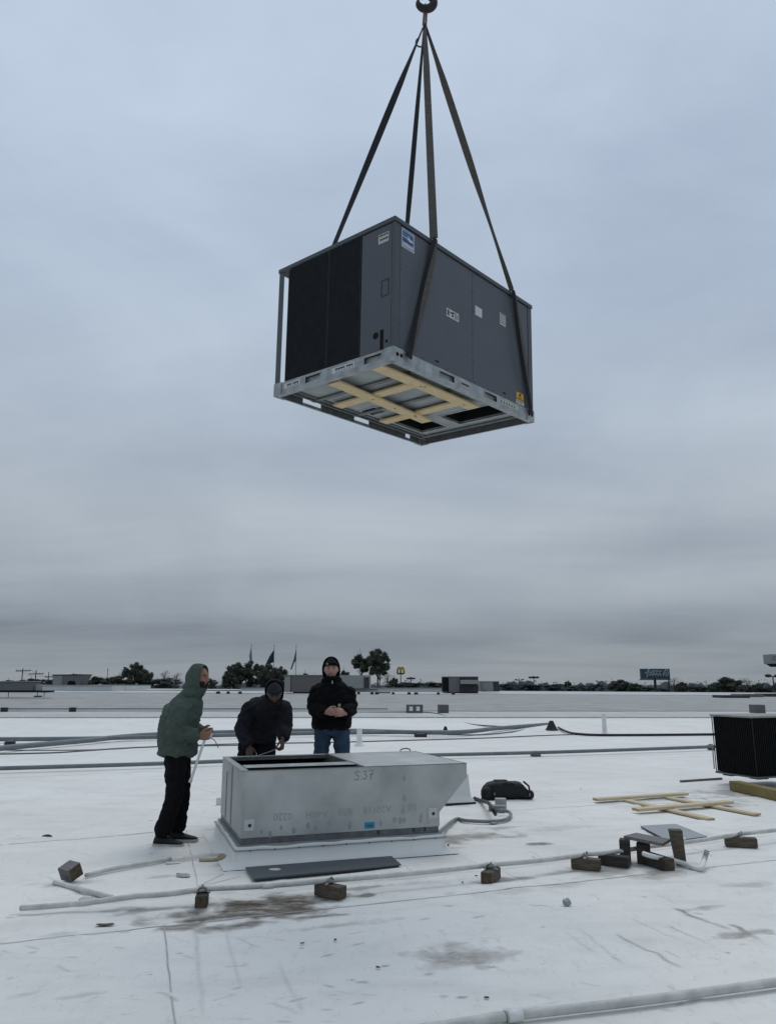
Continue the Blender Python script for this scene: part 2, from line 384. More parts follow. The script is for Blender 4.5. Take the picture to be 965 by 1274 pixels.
# ------------------------------------------------------------------ the roof
def _hash(ix, iy, seed):
    h = (ix.astype(np.int64) * 374761393 + iy.astype(np.int64) * 668265263 + seed * 1442695041) & 0xffffffff
    h = ((h ^ (h >> 13)) * 1274126177) & 0xffffffff
    return ((h ^ (h >> 16)) & 0xffff) / 65535.0
def vnoise(x, y, seed=0):
    ix, iy = np.floor(x), np.floor(y); fx, fy = x - ix, y - iy
    fx = fx * fx * (3 - 2 * fx); fy = fy * fy * (3 - 2 * fy)
    a, b = _hash(ix, iy, seed), _hash(ix + 1, iy, seed); c, d = _hash(ix, iy + 1, seed), _hash(ix + 1, iy + 1, seed)
    return (a * (1 - fx) + b * fx) * (1 - fy) + (c * (1 - fx) + d * fx) * fy
def fbm(x, y, o=4, seed=0):
    r = 0; a = .5; t = 0
    for i in range(o): r = r + a * vnoise(x, y, seed + i * 17); t += a; a *= .5; x = x * 2.03 + 7.1; y = y * 2.03 + 3.7
    return r / t
GX0, GX1, GY0, GY1, GS = -7.0, 7.5, 3.4, 12.4, .0125
TH = .352      # direction of the membrane sheets (the long seams)
ct, st_ = math.cos(TH), math.sin(TH)
def roof_h(x, y):
    x = np.asarray(x, float); y = np.asarray(y, float)
    u = x * ct + y * st_; v = -x * st_ + y * ct
    e = np.clip(np.minimum(np.minimum(x - GX0, GX1 - x), np.minimum(y - GY0, GY1 - y)) / .6, 0, 1)
    r = (fbm(u * .9, v * .9, 3, 5) - .5) * .012
    rip = np.clip(fbm(u * 1.3, v * 5.5, 3, 9) - .56, 0, 1) * .06        # ripples in loose membrane
    rip2 = np.clip(fbm(u * 7, v * 2.2, 2, 29) - .62, 0, 1) * .02
    return (r + rip + rip2 - .004) * e
def build_roof():
    nx = int(round((GX1 - GX0) / GS)) + 1; ny = int(round((GY1 - GY0) / GS)) + 1
    xs = np.linspace(GX0, GX1, nx); ys = np.linspace(GY0, GY1, ny); X, Y = np.meshgrid(xs, ys)
    Z = roof_h(X, Y)
    stain = np.zeros_like(X); grime_shade = np.zeros_like(X)
    n1 = fbm(X * 5, Y * 5, 4, 3); n2 = fbm(X * 14, Y * 14, 3, 8)
    def win(x0, x1, y0, y1):
        i0 = max(0, int((x0 - GX0) / GS)); i1 = min(nx, int((x1 - GX0) / GS) + 2); j0 = max(0, int((y0 - GY0) / GS)); j1 = min(ny, int((y1 - GY0) / GS) + 2)
        return (slice(j0, max(j0, j1)), slice(i0, max(i0, i1)))
    def blob(a, px, py, rx, ry, k, ang=TH, edge=.75):
        p = gr(px, py); r = max(rx, ry) * 2.2 + .1; w = win(p.x - r, p.x + r, p.y - r, p.y + r)
        dx, dy = X[w] - p.x, Y[w] - p.y; c, s = math.cos(ang), math.sin(ang)
        if dx.size == 0: return
        d = np.sqrt(((dx * c + dy * s) / rx) ** 2 + ((-dx * s + dy * c) / ry) ** 2) + (n1[w] - .5) * 1.5 + (n2[w] - .5) * .9 - .12
        a[w] = np.maximum(a[w], k * np.clip((1 - d) / edge + .12, 0, 1) * (d < 1))
    def line(a, x1, y1, x2, y2, w, k, brk=.45, wob=.02):
        p, q = gr(x1, y1), gr(x2, y2); W = win(min(p.x, q.x) - .15, max(p.x, q.x) + .15, min(p.y, q.y) - .15, max(p.y, q.y) + .15)
        x, y = X[W], Y[W]
        if x.size == 0: return
        t = V((q.x - p.x, q.y - p.y)); l = t.length; t /= l
        u = (x - p.x) * t.x + (y - p.y) * t.y; v = -(x - p.x) * t.y + (y - p.y) * t.x + (fbm(u * 3, x * 0 + x1, 3, 4) - .5) * wob * 2
        ends = np.clip(np.minimum(u, l - u) / (.12 * l), 0, 1)
        m = np.clip((fbm(u * 2.2 + x1, v * 20 + y1, 4, 6) - brk + .22) * 3.2, 0, 1)
        a[W] = np.maximum(a[W], k * ends * m * np.exp(-(v / w) ** 2))
    # brown ponding stains round the timber blocks
    for b in ((322, 1126, .62, .22, 1.0), (345, 1134, .42, .16, 1.0), (285, 1138, .5, .12, .95), (236, 1136, .30, .13, 1.0), (225, 1152, .16, .08, .8), (300, 1150, .26, .09, .85), (392, 1142, .18, .10, .9), (380, 1122, .25, .08, .8), (455, 1114, .13, .07, .8), (190, 1132, .22, .06, .6), (150, 1132, .22, .04, .5), (430, 1106, .5, .06, .5), (420, 1150, .3, .06, .4),
              (585, 1040, .5, .20, .75), (562, 1046, .24, .12, .7), (620, 1030, .3, .1, .5), (668, 1050, .13, .07, .85), (590, 1190, .30, .20, .6), (560, 1200, .2, .12, .35), (640, 1092, .16, .07, .6), (690, 1085, .2, .05, .4), (258, 1066, .2, .08, .5), (285, 1075, .15, .1, .35),
              (225, 1070, .2, .08, .45), (100, 1124, .14, .06, .5), (130, 1151, .09, .03, .9), (915, 985, .9, .4, .6), (880, 1000, .6, .3, .45), (860, 975, .5, .3, .4), (760, 1085, .35, .12, .45), (830, 1088, .3, .08, .45), (935, 1100, .22, .09, .35), (875, 1130, .2, .05, .5), (925, 1162, .22, .05, .6), (520, 1085, .7, .05, .35), (700, 1030, .4, .12, .2)):
        blob(stain, b[0], b[1], b[2], b[3], b[4])
    for b in ((100, 1240, .12, .05, .35), (30, 1238, .10, .04, .35), (75, 1162, .1, .04, .3), (478, 1200, .03, .016, .8), (375, 1178, .02, .012, .8), (200, 1090, .12, .05, .4),
              (840, 1040, .4, .2, .25), (650, 985, .3, .2, .25), (580, 1000, .4, .15, .3), (705, 1100, .15, .08, .35), (630, 1110, .2, .06, .3), (380, 1105, .4, .06, .25), (500, 1100, .5, .05, .25), (300, 1150, .3, .06, .35)):
        blob(grime_shade, *b)
    # grit plus painted contact shade along the pipe and round the blocks
    for a, b in zip(((26, 1134), (170, 1119), (300, 1108), (411, 1100), (610, 1082), (728, 1068)), ((170, 1119), (300, 1108), (411, 1100), (610, 1082), (728, 1068), (965, 1038))): line(grime_shade, *a, *b, .035, .30, .3, .03)
    for x, y in ((252, 1138), (411, 1120), (612, 1096), (728, 1080), (764, 1081), (818, 1085), (845, 1076), (778, 1074), (801, 1076), (920, 1052), (90, 1099)): blob(grime_shade, x, y, .17, .09, .55)
    for x, y in ((300, 1080), (340, 1076), (400, 1072), (460, 1067), (520, 1062), (548, 1056), (280, 1060)): blob(grime_shade, x, y, .2, .06, .4)  # contact shade painted along the foot of the curb
    blob(grime_shade, 212, 1050, .2, .1, .3); blob(grime_shade, 234, 1043, .2, .08, .3); blob(grime_shade, 920, 990, .6, .12, .5)  # contact shade painted under the shoes and at the sleeper
    # scrapes and creases
    for l in ((715, 1150, 775, 1198, .012, .75), (765, 1160, 850, 1205, .012, .75), (835, 1128, 910, 1160, .02, .95), (905, 1150, 970, 1178, .022, .9), (830, 1150, 905, 1185, .010, .8),
              (700, 1158, 740, 1185, .010, .6), (780, 1140, 870, 1180, .008, .5), (870, 1075, 905, 1090, .008, .4), (660, 1064, 672, 1073, .01, .6), (380, 1040, 470, 1120, .01, .2),
              (565, 1268, 700, 1245, .008, .8), (620, 1262, 760, 1244, .010, 1.0), (740, 1250, 930, 1222, .008, .9), (700, 1255, 850, 1238, .008, .6), (50, 1030, 80, 1024, .01, .4), (800, 995, 880, 985, .02, .3),
              (690, 1000, 800, 990, .02, .3), (600, 975, 720, 1000, .015, .25), (150, 1075, 215, 1063, .02, .3), (280, 1155, 298, 1230, .008, .3), (345, 1190, 380, 1262, .01, .3), (240, 1150, 256, 1274, .014, .35),
              (500, 1075, 520, 1090, .008, .5), (425, 1085, 455, 1098, .008, .5), (560, 1090, 520, 1104, .006, .5)):
        line(grime_shade, *l)
    rng = random.Random(5)
    for i in range(90):
        x = rng.uniform(0, 965); y = rng.choice([rng.uniform(960, 1274), rng.uniform(1050, 1274)]); a = rng.uniform(.1, .7) if x > 500 else rng.uniform(-.4, .5); l = rng.uniform(10, 42)
        line(grime_shade, x, y, x + l * math.cos(a), y + l * .8 * math.sin(a) + .5, rng.uniform(.004, .009), rng.uniform(.25, .6), .4)
    for i in range(130):
        blob(grime_shade, rng.uniform(0, 965), 960 + 314 * rng.random(), rng.uniform(.012, .05), rng.uniform(.006, .02), rng.uniform(.25, .7), rng.uniform(-.5, .8))
    me = bpy.data.meshes.new('roof'); n = nx * ny
    I = np.arange(n).reshape(ny, nx)
    q = np.stack([I[:-1, :-1], I[:-1, 1:], I[1:, 1:], I[1:, :-1]], -1).reshape(-1, 4)
    co = np.stack([X, Y, Z], -1).reshape(-1, 3)
    # the rest of the near roof around the worked field
    YB = 24.6; XL, XR = -70.0, 75.0
    ext = np.array([(XL, -25, 0), (XR, -25, 0), (XR, GY0, 0), (XL, GY0, 0), (XL, GY1, 0), (XR, GY1, 0), (XR, YB, 0), (XL, YB, 0), (GX0, GY0, 0), (GX0, GY1, 0), (GX1, GY0, 0), (GX1, GY1, 0)], float)
    eq = np.array([(0, 1, 2, 3), (4, 5, 6, 7), (3, 8, 9, 4), (10, 2, 5, 11)]) + n
    co = np.concatenate([co, ext]); q = np.concatenate([q, eq])
    me.vertices.add(len(co)); me.vertices.foreach_set('co', co.ravel())
    me.loops.add(q.size); me.loops.foreach_set('vertex_index', q.ravel().astype(np.int32))
    me.polygons.add(len(q)); me.polygons.foreach_set('loop_start', np.arange(len(q), dtype=np.int32) * 4)
    me.update(calc_edges=True); me.validate()
    me.polygons.foreach_set('use_smooth', [True] * len(me.polygons))
    e = np.clip(np.minimum(np.minimum(X - GX0, GX1 - X), np.minimum(Y - GY0, GY1 - Y)) / .8, 0, 1)
    for nm, a in (('stain', stain), ('grime_shade', grime_shade)):
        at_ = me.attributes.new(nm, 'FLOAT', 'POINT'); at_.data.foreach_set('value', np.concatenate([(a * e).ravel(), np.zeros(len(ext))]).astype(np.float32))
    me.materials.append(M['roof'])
    return struct(link('roof', me))
roof = build_roof()
# far roof: a low rise, a flat strip, then a long weathered section sloping gently up
def far_z(x, y):
    if y <= 24.6: return 0.0
    if y <= 30: return .232 * (y - 24.6) / 5.4
    if y <= 38: return .232 - .04 * (y - 30) / 8
    tl = max(-1, min(1, x / 55.0)); e = .62 - .36 * tl
    return .192 + (e - .192) * (y - 38) / 64.0
def strip(name, y0, y1, m, nx=24, ny=1):
    mb = MB(); xs = [-70 + 145 * i / nx for i in range(nx + 1)]
    vs = [V((x, y0 + (y1 - y0) * j / ny, far_z(x, y0 + (y1 - y0) * j / ny))) for j in range(ny + 1) for x in xs]
    fs = [(j * (nx + 1) + i, j * (nx + 1) + i + 1, (j + 1) * (nx + 1) + i + 1, (j + 1) * (nx + 1) + i) for j in range(ny) for i in range(nx)]
    return struct(mb.add(vs, fs).build(name, m))
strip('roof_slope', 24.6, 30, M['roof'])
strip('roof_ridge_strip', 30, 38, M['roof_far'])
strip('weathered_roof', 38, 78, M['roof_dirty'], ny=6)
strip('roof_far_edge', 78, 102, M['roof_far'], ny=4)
mb = MB(); xs = [-70 + 145 * i / 24 for i in range(25)]
for i in range(24):
    a, b = xs[i], xs[i + 1]
    mb.add([(a, 102, far_z(a, 102)), (b, 102, far_z(b, 102)), (b, 102, -6), (a, 102, -6)], [(0, 1, 2, 3)])
struct(mb.build('facade_wall', M['parapet']))
# shadowless dirt joints where the roof sections meet
def joint(y, w, m, name='expansion_joint', h=.05):
    mb = MB(); n = 29; pr = []
    for i in range(n + 1):
        x = -60 + 120 * i / n; z = far_z(x, y)
        pr.append([V((x, y - w / 2, z - .02)), V((x, y + w / 2, z - .02)), V((x, y + w / 2, z + h)), V((x, y - w / 2, z + h))])
    mb.ring_loft(pr); o = mb.build(name, m, roof); return o
joint(29.9, .16, M['seam_dirt'], h=.035); joint(37.8, .25, M['roof_dirty'], h=.025); joint(78, .4, M['roof_dirty'], h=.025)
# membrane lap seams on the near roof
def seam(pts, w=.009, lap=.07, up=1):
    P = [gr(*p) for p in pts]; mb = MB()
    path = []
    for i in range(len(P) - 1):
        n = max(2, int((P[i + 1] - P[i]).length / .12))
        for k in range(n): path.append(P[i].lerp(P[i + 1], k / n))
    path.append(P[-1]); path = [V((p.x, p.y)) for p in path]
    Ls = [[], [], []]
    for i, p in enumerate(path):
        t = (path[min(i + 1, len(path) - 1)] - path[max(i - 1, 0)]).normalized(); nrm = V((-t.y, t.x))
        wob = (mnoise.noise(V((p.x * 2.3, p.y * 2.3, 3))) * .009 + mnoise.noise(V((p.x * 9, p.y * 9, 1))) * .004)
        ww = w * (1 + .7 * mnoise.noise(V((p.x * 5, p.y * 5, 8))))
        for k, d in enumerate((-ww / 2 + wob, ww / 2 + wob, lap + wob)):
            q = p + nrm * d; Ls[k].append((q.x, q.y, float(roof_h(q.x, q.y)) + (.0035 if k < 2 else .001)))
    n = len(path)
    for a, b, s in ((0, 1, 0),):
        mb.slot(s); mb.add(Ls[a] + Ls[b], [(i, i + 1, n + i + 1, n + i) for i in range(n - 1)])
    return mb.build('membrane_seam', [M['seam_dirt'], M['roof']], roof)
seam([(-120, 1186), (560, 1114), (1080, 1057)])
seam([(-120, 1061), (0, 1051), (197, 1036), (268, 1031)], .012)
seam([(600, 1011), (738, 1002), (1050, 980)], .008)
seam([(204, 1150), (218, 1274), (224, 1330)], .008, .035)
seam([(232, 1034), (246, 1103), (300, 1090)], .006, .03)
seam([(246, 1103), (278, 1087)], .005, .02)
seam([(-150, 975), (300, 955), (460, 948)], .012)
seam([(560, 948), (890, 937), (1050, 932)], .012)
seam([(-150, 930), (600, 918), (1100, 912)], .02)

# ------------------------------------------------------------------ land beyond the building
mb = MB(); nseg = 40
ringp = lambda r, z: [(r * math.cos(2 * math.pi * i / nseg), r * math.sin(2 * math.pi * i / nseg) , z) for i in range(nseg)]
mb.add(ringp(3500, -6.0), [tuple(range(nseg))]); struct(mb.build('ground', M['far_ground']))

# ------------------------------------------------------------------ the packaged air conditioner on the crane
UA = V((0.65792277, 0.75284575, 0.01899767)); UB = V((-0.75293801, 0.65708556, 0.03637205)); UU = V((0.01489945, -0.03823406, 0.99915773))
UO = V((0.04223484, 5.97043603, 4.12705459)); UL, UW, UH = 2.25, 1.50, 1.308
UM = frame(UA, UB, UU, UO)
def upt(s, t, z): return UM @ V((s, t, z))
def hit_local(px, py, axis, off, Mx):
    """where the line of sight crosses the plane axis = off of a thing's own frame"""
    inv = Mx.inverted(); o = inv @ _C; d = inv.to_3x3() @ ray(px, py)
    return o + d * ((off - o[axis]) / d[axis])
def build_unit():
    root = thing('packaged_air_conditioner', 'large grey rooftop air conditioner hanging in the air from four slings', 'air conditioner')
    cen = (UL / 2, UW / 2, 0)
    root.matrix_world = UM @ Matrix.Translation(V(cen))
    B = lambda mb, name, m, par=root, **k: mb.build(name, m, par, off=cen, **k)
    RH = .118
    # base rails: C channels with fork pockets
    def rail(p0, du, n_in, length, pockets, lined=True):
        X = frame(du, n_in, V((0, 0, 1)), V(p0)); mb = MB()
        mb.box((0, 0, 0), (length, .004, .036), X); mb.box((0, .0005, .096), (length, .004, RH), X)
        mb.box((0, .004, 0), (length, .055 if lined else .018, .004), X); mb.box((0, .004, RH - .004), (length, .06, RH - .0005), X)
        e = 0
        for a, b in list(pockets) + [(length, length)]:
            if a > e: mb.box((e, .0002, .036), (a, .0038, .096), X)
            e = b
        for a, b in pockets:
            if lined: mb.box((a - .02, .030, .0365), (b + .02, .034, .0955), X)
            for k in (a, b): mb.box((k - .006, -.002, .034), (k + .006, .0, .098), X)
        return B(mb, 'base_rail', M['galv'])
    fp = [(.63, .86), (1.345, 1.56)]
    rail((0, 0, 0), V((1, 0, 0)), V((0, 1, 0)), UL, fp)
    rail((0, UW, 0), V((1, 0, 0)), V((0, -1, 0)), UL, [(.36, .62), (1.10, 1.34), (1.95, 2.04)], False)
    rail((0, .005, 0), V((0, 1, 0)), V((1, 0, 0)), UW - .01, [(.12, .33), (.86, 1.07)])
    rail((UL, .005, 0), V((0, 1, 0)), V((-1, 0, 0)), UW - .01, [], False)
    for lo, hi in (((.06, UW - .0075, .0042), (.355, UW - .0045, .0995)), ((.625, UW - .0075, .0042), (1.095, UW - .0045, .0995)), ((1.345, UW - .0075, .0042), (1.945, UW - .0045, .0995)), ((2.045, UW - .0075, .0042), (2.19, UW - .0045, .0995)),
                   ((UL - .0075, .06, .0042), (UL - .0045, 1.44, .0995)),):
        B(MB().box(lo, hi), 'rail_shade', M['adapter_dark'])  # dark strips on the inner webs imitate the shade inside the far rails
    # corner brackets with lifting holes
    for s, t in ((0, 0), (UL, 0), (0, UW), (UL, UW)):
        mb = MB(); sx = -1 if s == 0 else 1; sy = -1 if t == 0 else 1
        mb.bevbox((min(s + sx * .006, s - sx * .13), min(t + sy * .002, t + sy * .008), -.004), (max(s + sx * .006, s - sx * .13), max(t + sy * .002, t + sy * .008), RH + .004), .002)
        mb.bevbox((min(s + sx * .002, s + sx * .008), min(t - sy * .10, t + sy * .006), -.004), (max(s + sx * .002, s + sx * .008), max(t - sy * .10, t + sy * .006), RH + .004), .002)
        br = B(mb, 'corner_bracket', M['galv'])
        h = MB(); yy = t + sy * .009
        for cx in (.045, .095): h.tube([(s - sx * cx, yy - .002, .062), (s - sx * cx, yy + .002, .062)], .017, 12)
        B(h, 'lifting_hole', M['void'], br)
    # base pan pieces round the two duct openings
    pan_z0, pan_z1 = .064, .072
    O1 = (1.37, 1.99, .93, 1.29); O2 = (1.64, 1.99, .14, .76); O3 = (.98, 1.16, 1.10, 1.29)
    def rects(x0, x1, y0, y1, holes):
        xs = sorted({x0, x1, *[h[0] for h in holes], *[h[1] for h in holes]}); ys = sorted({y0, y1, *[h[2] for h in holes], *[h[3] for h in holes]})
        for i in range(len(xs) - 1):
            for j in range(len(ys) - 1):
                cx, cy = (xs[i] + xs[i + 1]) / 2, (ys[j] + ys[j + 1]) / 2
                if not any(h[0] < cx < h[1] and h[2] < cy < h[3] for h in holes): yield xs[i], xs[i + 1], ys[j], ys[j + 1]
    mb = MB()
    for r in rects(.06, UL - .06, .06, UW - .06, [O1, O2, O3]): mb.box((r[0], r[2], pan_z0), (r[1], r[3], pan_z1))
    B(mb, 'base_pan', M['galv_dull'])
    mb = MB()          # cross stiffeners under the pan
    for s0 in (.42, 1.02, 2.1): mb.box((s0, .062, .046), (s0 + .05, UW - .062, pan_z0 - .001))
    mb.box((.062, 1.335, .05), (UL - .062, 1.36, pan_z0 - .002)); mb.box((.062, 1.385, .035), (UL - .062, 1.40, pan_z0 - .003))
    B(mb, 'pan_stiffener', M['adapter_dark'])  # dark tone carries the shade under the pan
    for o in (O1, O2, O3):
        mb = MB(); x0, x1, y0, y1 = o
        for a in ((x0 - .02, x1 + .02, y0 - .02, y0), (x0 - .02, x1 + .02, y1, y1 + .02), (x0 - .02, x0, y0, y1), (x1, x1 + .02, y0, y1)): mb.box((a[0], a[2], .059), (a[1], a[3], pan_z0 + .02))
        fr = B(mb, 'duct_opening', M['galv'])
        mb = MB()
        for a in ((x0 - .01, x1 + .01, y0 - .012, y0 - .002), (x0 - .01, x1 + .01, y1 + .002, y1 + .012), (x0 - .012, x0 - .002, y0, y1), (x1 + .002, x1 + .012, y0, y1)): mb.box((a[0], a[2], pan_z0 + .021), (a[1], a[3], .5))
        mb.box((x0 - .01, y0 - .01, .5), (x1 + .01, y1 + .01, .51)); B(mb, 'duct_liner', M['void'], fr)
    # crate boards still fixed under the base
    def board(a, b, w, z0, z1):
        a, b = V((*a, 0)), V((*b, 0)); d = (b - a).normalized(); n = V((-d.y, d.x, 0))
        X = frame(d, n, V((0, 0, 1)), a); mb = MB(); mb.bevbox((0, -w / 2, z0), ((b - a).length, w / 2, z1), .003, X); mb.slot(1)
        l = (b - a).length
        for q in (.002, l - .002): mb.box((q - .003, -w / 2 + .004, z0 + .003), (q + .003, w / 2 - .004, z1 - .003), X)
        mb.slot(2)
        return B(mb, 'crate_board', [M['lumber'], M['lumber_end']])
    board((.06, .235), (1.50, .23), .135, .002, .022); board((.10, .80), (1.57, .88), .135, .002, .022)
    for x, d in ((.64, .02), (1.32, .03)): board((x, .19), (x + d, 1.31), .12, .0225, .044)
    mb = MB()
    for p in ((.66, .235), (1.34, .237), (.66, .825), (1.34, .85), (.69, .21), (1.0, .838), (1.30, .82)): mb.tube([(p[0], p[1], .0005), (p[0], p[1], .004)], .012, 8)
    B(mb, 'board_knot', M['rust'])
    # cabinet
    z0, z1 = RH, 1.262
    def panel(name, lo, hi, m=M['panel'], b=.004, par=root, **k): return B(MB().bevbox(lo, hi, b), name, m, par, **k)
    panel('corner_post', (.0, .0, z0), (.075, .03, z1), M['trim']); panel('access_panel', (.081, .004, z0 + .004), (1.150, .03, z1 - .004))
    panel('access_panel', (1.158, .004, z0 + .004), (2.17, .03, z1 - .004)); panel('corner_post', (2.176, .0, z0), (2.25, .03, z1), M['trim'])
    panel('seam_cover', (1.148, .0065, z0), (1.160, .012, z1 - .006), M['trim'], .001)
    panel('service_panel', (.002, .034, z0 + .003), (.03, .386, z1 - .003))
    mb = MB(); mb.box((0, 1.432, z0), (.006, 1.50, z1)); mb.box((.006, 1.494, z0), (.036, 1.4998, z1)); B(mb, 'corner_post', M['trim'])
    coil = []
    for t0, t1 in ((.392, .797), (.803, 1.362)):
        c = panel('condenser_coil', (.006, t0, z0 + .002), (.05, t1, z1 - .002), M['coil'])
        mb = MB(); n = int((t1 - t0) / .0125)
        for i in range(n):
            t = t0 + .006 + i * .0125; mb.box((.0015, t, z0 + .012), (.0068, t + .0035, z1 - .012))
        B(mb, 'fin', M['coil'], c)
        mb = MB(); mb.box((0, t0, z0), (.007, t0 + .010, z1 - .002)); mb.box((0, t1 - .010, z0), (.007, t1, z1 - .002)); B(mb, 'guard_edge', M['coil'], c)
    panel('end_panel', (2.22, .034, z0), (2.25, 1.47, z1)); panel('rear_panel', (.24, 1.47, z0), (2.25, 1.50, z1))
    panel('inner_wall', (.232, 1.36, z0), (.24, 1.465, z1), M['void']); panel('inner_wall', (.055, 1.345, z0), (.231, 1.36, z1), M['void'])
    panel('bulkhead', (.055, .04, 1.12), (2.2, 1.34, 1.13), M['void'])
    # lid with its folded edge
    mb = MB(); mb.bevbox((-.009, -.009, 1.268), (UL + .009, UW + .009, 1.308), .004)
    lid = B(mb, 'lid', M['trim'])
    # two condenser fans let into the lid (seen only from above)
    for s, t in ((.5, .4), (.5, 1.08)):
        mb = MB(); mb.tube([(s, t, 1.306), (s, t, 1.335)], .27, 28); B(mb, 'fan_ring', M['trim'], lid)
    # labels on the long side; z values from the photograph
    def label(s0, s1, za, zb, m, lines=0, face='front', big=None):
        mb = MB()
        if face == 'front': mb.box((s0, .0018, za), (s1, .0045, zb)); f = lambda a, b, c, d: ((a, .0006, c), (b, .0022, d))
        else: mb.box((.0004, s0, za), (.0025, s1, zb)); f = lambda a, b, c, d: ((-.0008, a, c), (.0008, b, d))
        o = B(mb, 'label', m); r = random.Random(int(s0 * 999)); w, h = s1 - s0, zb - za
        if lines:
            mb = MB()
            for i in range(lines):
                y = zb - h * (i + .6) / (lines + .3); x = s0 + w * .08
                while x < s1 - w * .15:
                    l = w * r.uniform(.06, .25); mb.box(*f(x, min(x + l, s1 - w * .07), y, y + h * .34 / lines)); x += l + w * .05
            B(mb, 'print', M['ink'], o)
        if big:
            mb = MB()
            for a, b, c, d in big: mb.box(*f(s0 + a * w, s0 + b * w, za + c * h, za + d * h))
            B(mb, 'print', M['ink'], o)
        return o
    bl = label(.098, .262, 1.075, 1.240, M['sticker_blue'])
    mb = MB(); mb.box((.093, .0024, 1.068), (.267, .0044, 1.246)); B(mb, 'label_border', M['sticker_white'], bl)
    mb = MB()
    for i, (za, w) in enumerate(((1.205, .7), (1.185, .45), (1.150, .8), (1.128, .9))): mb.box((.105, .0005, za), (.105 + .15 * w, .0022, za + .011))
    mb.ell((.225, .0012, 1.19), (.022, .001, .026)); mb.box((.108, .0005, 1.132), (.25, .0022, 1.146)); B(mb, 'print', M['ink_blue'], bl)
    mb = MB(); mb.ell((.205, .0015, 1.165), (.042, .0016, .018)); mb.box((.110, .0005, 1.092), (.25, .0022, 1.110)); B(mb, 'pale_print', M['sticker_white'], bl)
    label(.74, .93, .655, .735, M['sticker_white'], 0, big=[(.06, .16, .15, .85), (.2, .24, .1, .9), (.3, .5, .55, .75), (.42, .55, .2, .5), (.5, .6, .6, .9), (.66, .70, .1, .9), (.76, .79, .1, .9), (.86, .92, .2, .8)])
    label(1.20, 1.315, .83, .925, M['sticker_white']); label(1.635, 1.74, .885, 1.01, M['sticker_white'], 5)
    label(1.93, 2.06, .17, .25, M['sticker_yellow'], 0, big=[(.3, .65, .55, .85), (.08, .9, .1, .2), (.08, .7, .3, .38)])
    label(1.92, 2.07, .128, .165, M['sticker_white'], 2)
    label(.07, .19, 1.105, 1.195, M['sticker_pale'], 2, 'left')
    # embossed handle outline, conduit holes and cable slot on the end
    mb = MB()
    for a in ((.062, .15, .745, .755), (.062, .15, .600, .61), (.062, .072, .61, .745), (.14, .15, .61, .745)): mb.box((-.001, a[0], a[2]), (.003, a[1], a[3]))
    B(mb, 'knockout', M['unit_dark'])
    mb = MB(); mb.tube([(-.001, .203, .265), (.004, .203, .265)], .030, 16); mb.box((-.0012, .115, .125), (.004, .150, .30)); mb.tube([(-.001, .078, .185), (.004, .078, .185)], .014, 12); B(mb, 'conduit_hole', M['void'])
    mb = MB(); mb.box((.575, .0015, .163), (.625, .005, .176)); mb.box((1.675, .0015, .163), (1.725, .005, .176)); B(mb, 'finger_slot', M['void'])
    mb = MB()
    for s in (.1, .4, .75, 1.1, 1.19, 1.5, 1.85, 2.14):
        for z in (.14, 1.235): mb.ell((s, .004, z), (.006, .003, .006), None, 8, 4)
    for z in (.35, .6, .85, 1.05):
        for s in (.092, 1.139, 1.17, 2.158): mb.ell((s, .004, z), (.006, .003, .006), None, 8, 4)
    B(mb, 'screw', M['ink'])
    # shipping labels on the end rail
    for t0, t1, ln in ((.44, .72, 2), (1.14, 1.36, 1)):
        mb = MB(); mb.box((-.0025, t0, .040), (-.0004, t1, .094)); o = B(mb, 'label', M['sticker_white'])
        mb = MB(); mb.box((-.0034, t0 + .02, .066), (-.0016, t0 + .10, .082)); mb.box((-.0034, t0 + .12, .066), (-.0016, t1 - .04, .082)) ; B(mb, 'print', M['ink_blue'], o)
        mb = MB()
        for k in range(7): mb.box((-.0033, t0 + .02 + k * (t1 - t0 - .05) / 7, .046), (-.0017, t0 + .03 + k * (t1 - t0 - .05) / 7, .058))
        B(mb, 'print', M['ink'], o)
    for s0, s1 in ((.95, 1.1), (1.62, 1.95)):
        mb = MB(); mb.box((s0, -.0025, .045), (s1, -.0006, .09)); o = B(mb, 'label', M['sticker_pale'])
        mb = MB()
        for k in range(6): mb.box((s0 + .01 + k * (s1 - s0) / 7, -.0034, .055), (s0 + .02 + k * (s1 - s0) / 7 + .008, -.0016, .078))
        B(mb, 'print', M['ink'], o)
    return root
unit = build_unit()

# ------------------------------------------------------------------ crane hook and slings
HP = at(528, 36, 7.28)                          # where the four slings meet
def build_hook():
    root = thing('crane_hook', 'dark steel crane hook with its round eye at the top of the slings', 'crane hook', HP + V((0, 0, .25)))
    c = at(529.5, 3, 7.28) - root.location; mb = MB(); pts = []; rad = []
    R = .088
    for i in range(33):
        a = math.radians(125 - 330 * i / 32); pts.append(c + V((R * math.cos(a) * 1.02, 0, R * math.sin(a)))); k = i / 32
        rad.append(.026 + .024 * math.sin(math.pi * min(1, max(0, (k - .05) / .95))) * (1 - .2 * k) - .014 * max(0, (k - .85) / .15))
    mb.tube(pts, rad, 14, ref=(0, 1, 0)); mb.build('hook_body', M['hook'], root, smooth=True)
    mb = MB(); mb.tube([pts[0] + V((0, 0, -.01)), c + V((-.02, 0, .15)), c + V((0, 0, .22)), c + V((0, 0, .42))], [.028, .036, .038, .034], 14); mb.build('shank', M['hook'], root, smooth=True)
    mb = MB(); mb.ell(c + V((0, 0, .62)), (.2, .2, .24), None, 24, 14); mb.build('headache_ball', M['rust'], root, smooth=True)
    mb = MB(); mb.tube([c + V((0, 0, .8)), c + V((0, 0, 14))], .011, 8); mb.build('wire_rope', M['hook'], root)
    mb = MB(); mb.tube([c + V((.07, -.01, .06)), c + V((-.03, -.012, .085))], .009, 8); mb.build('safety_latch', M['hook'], root)
    return root, c + root.location
hook, hc = build_hook()
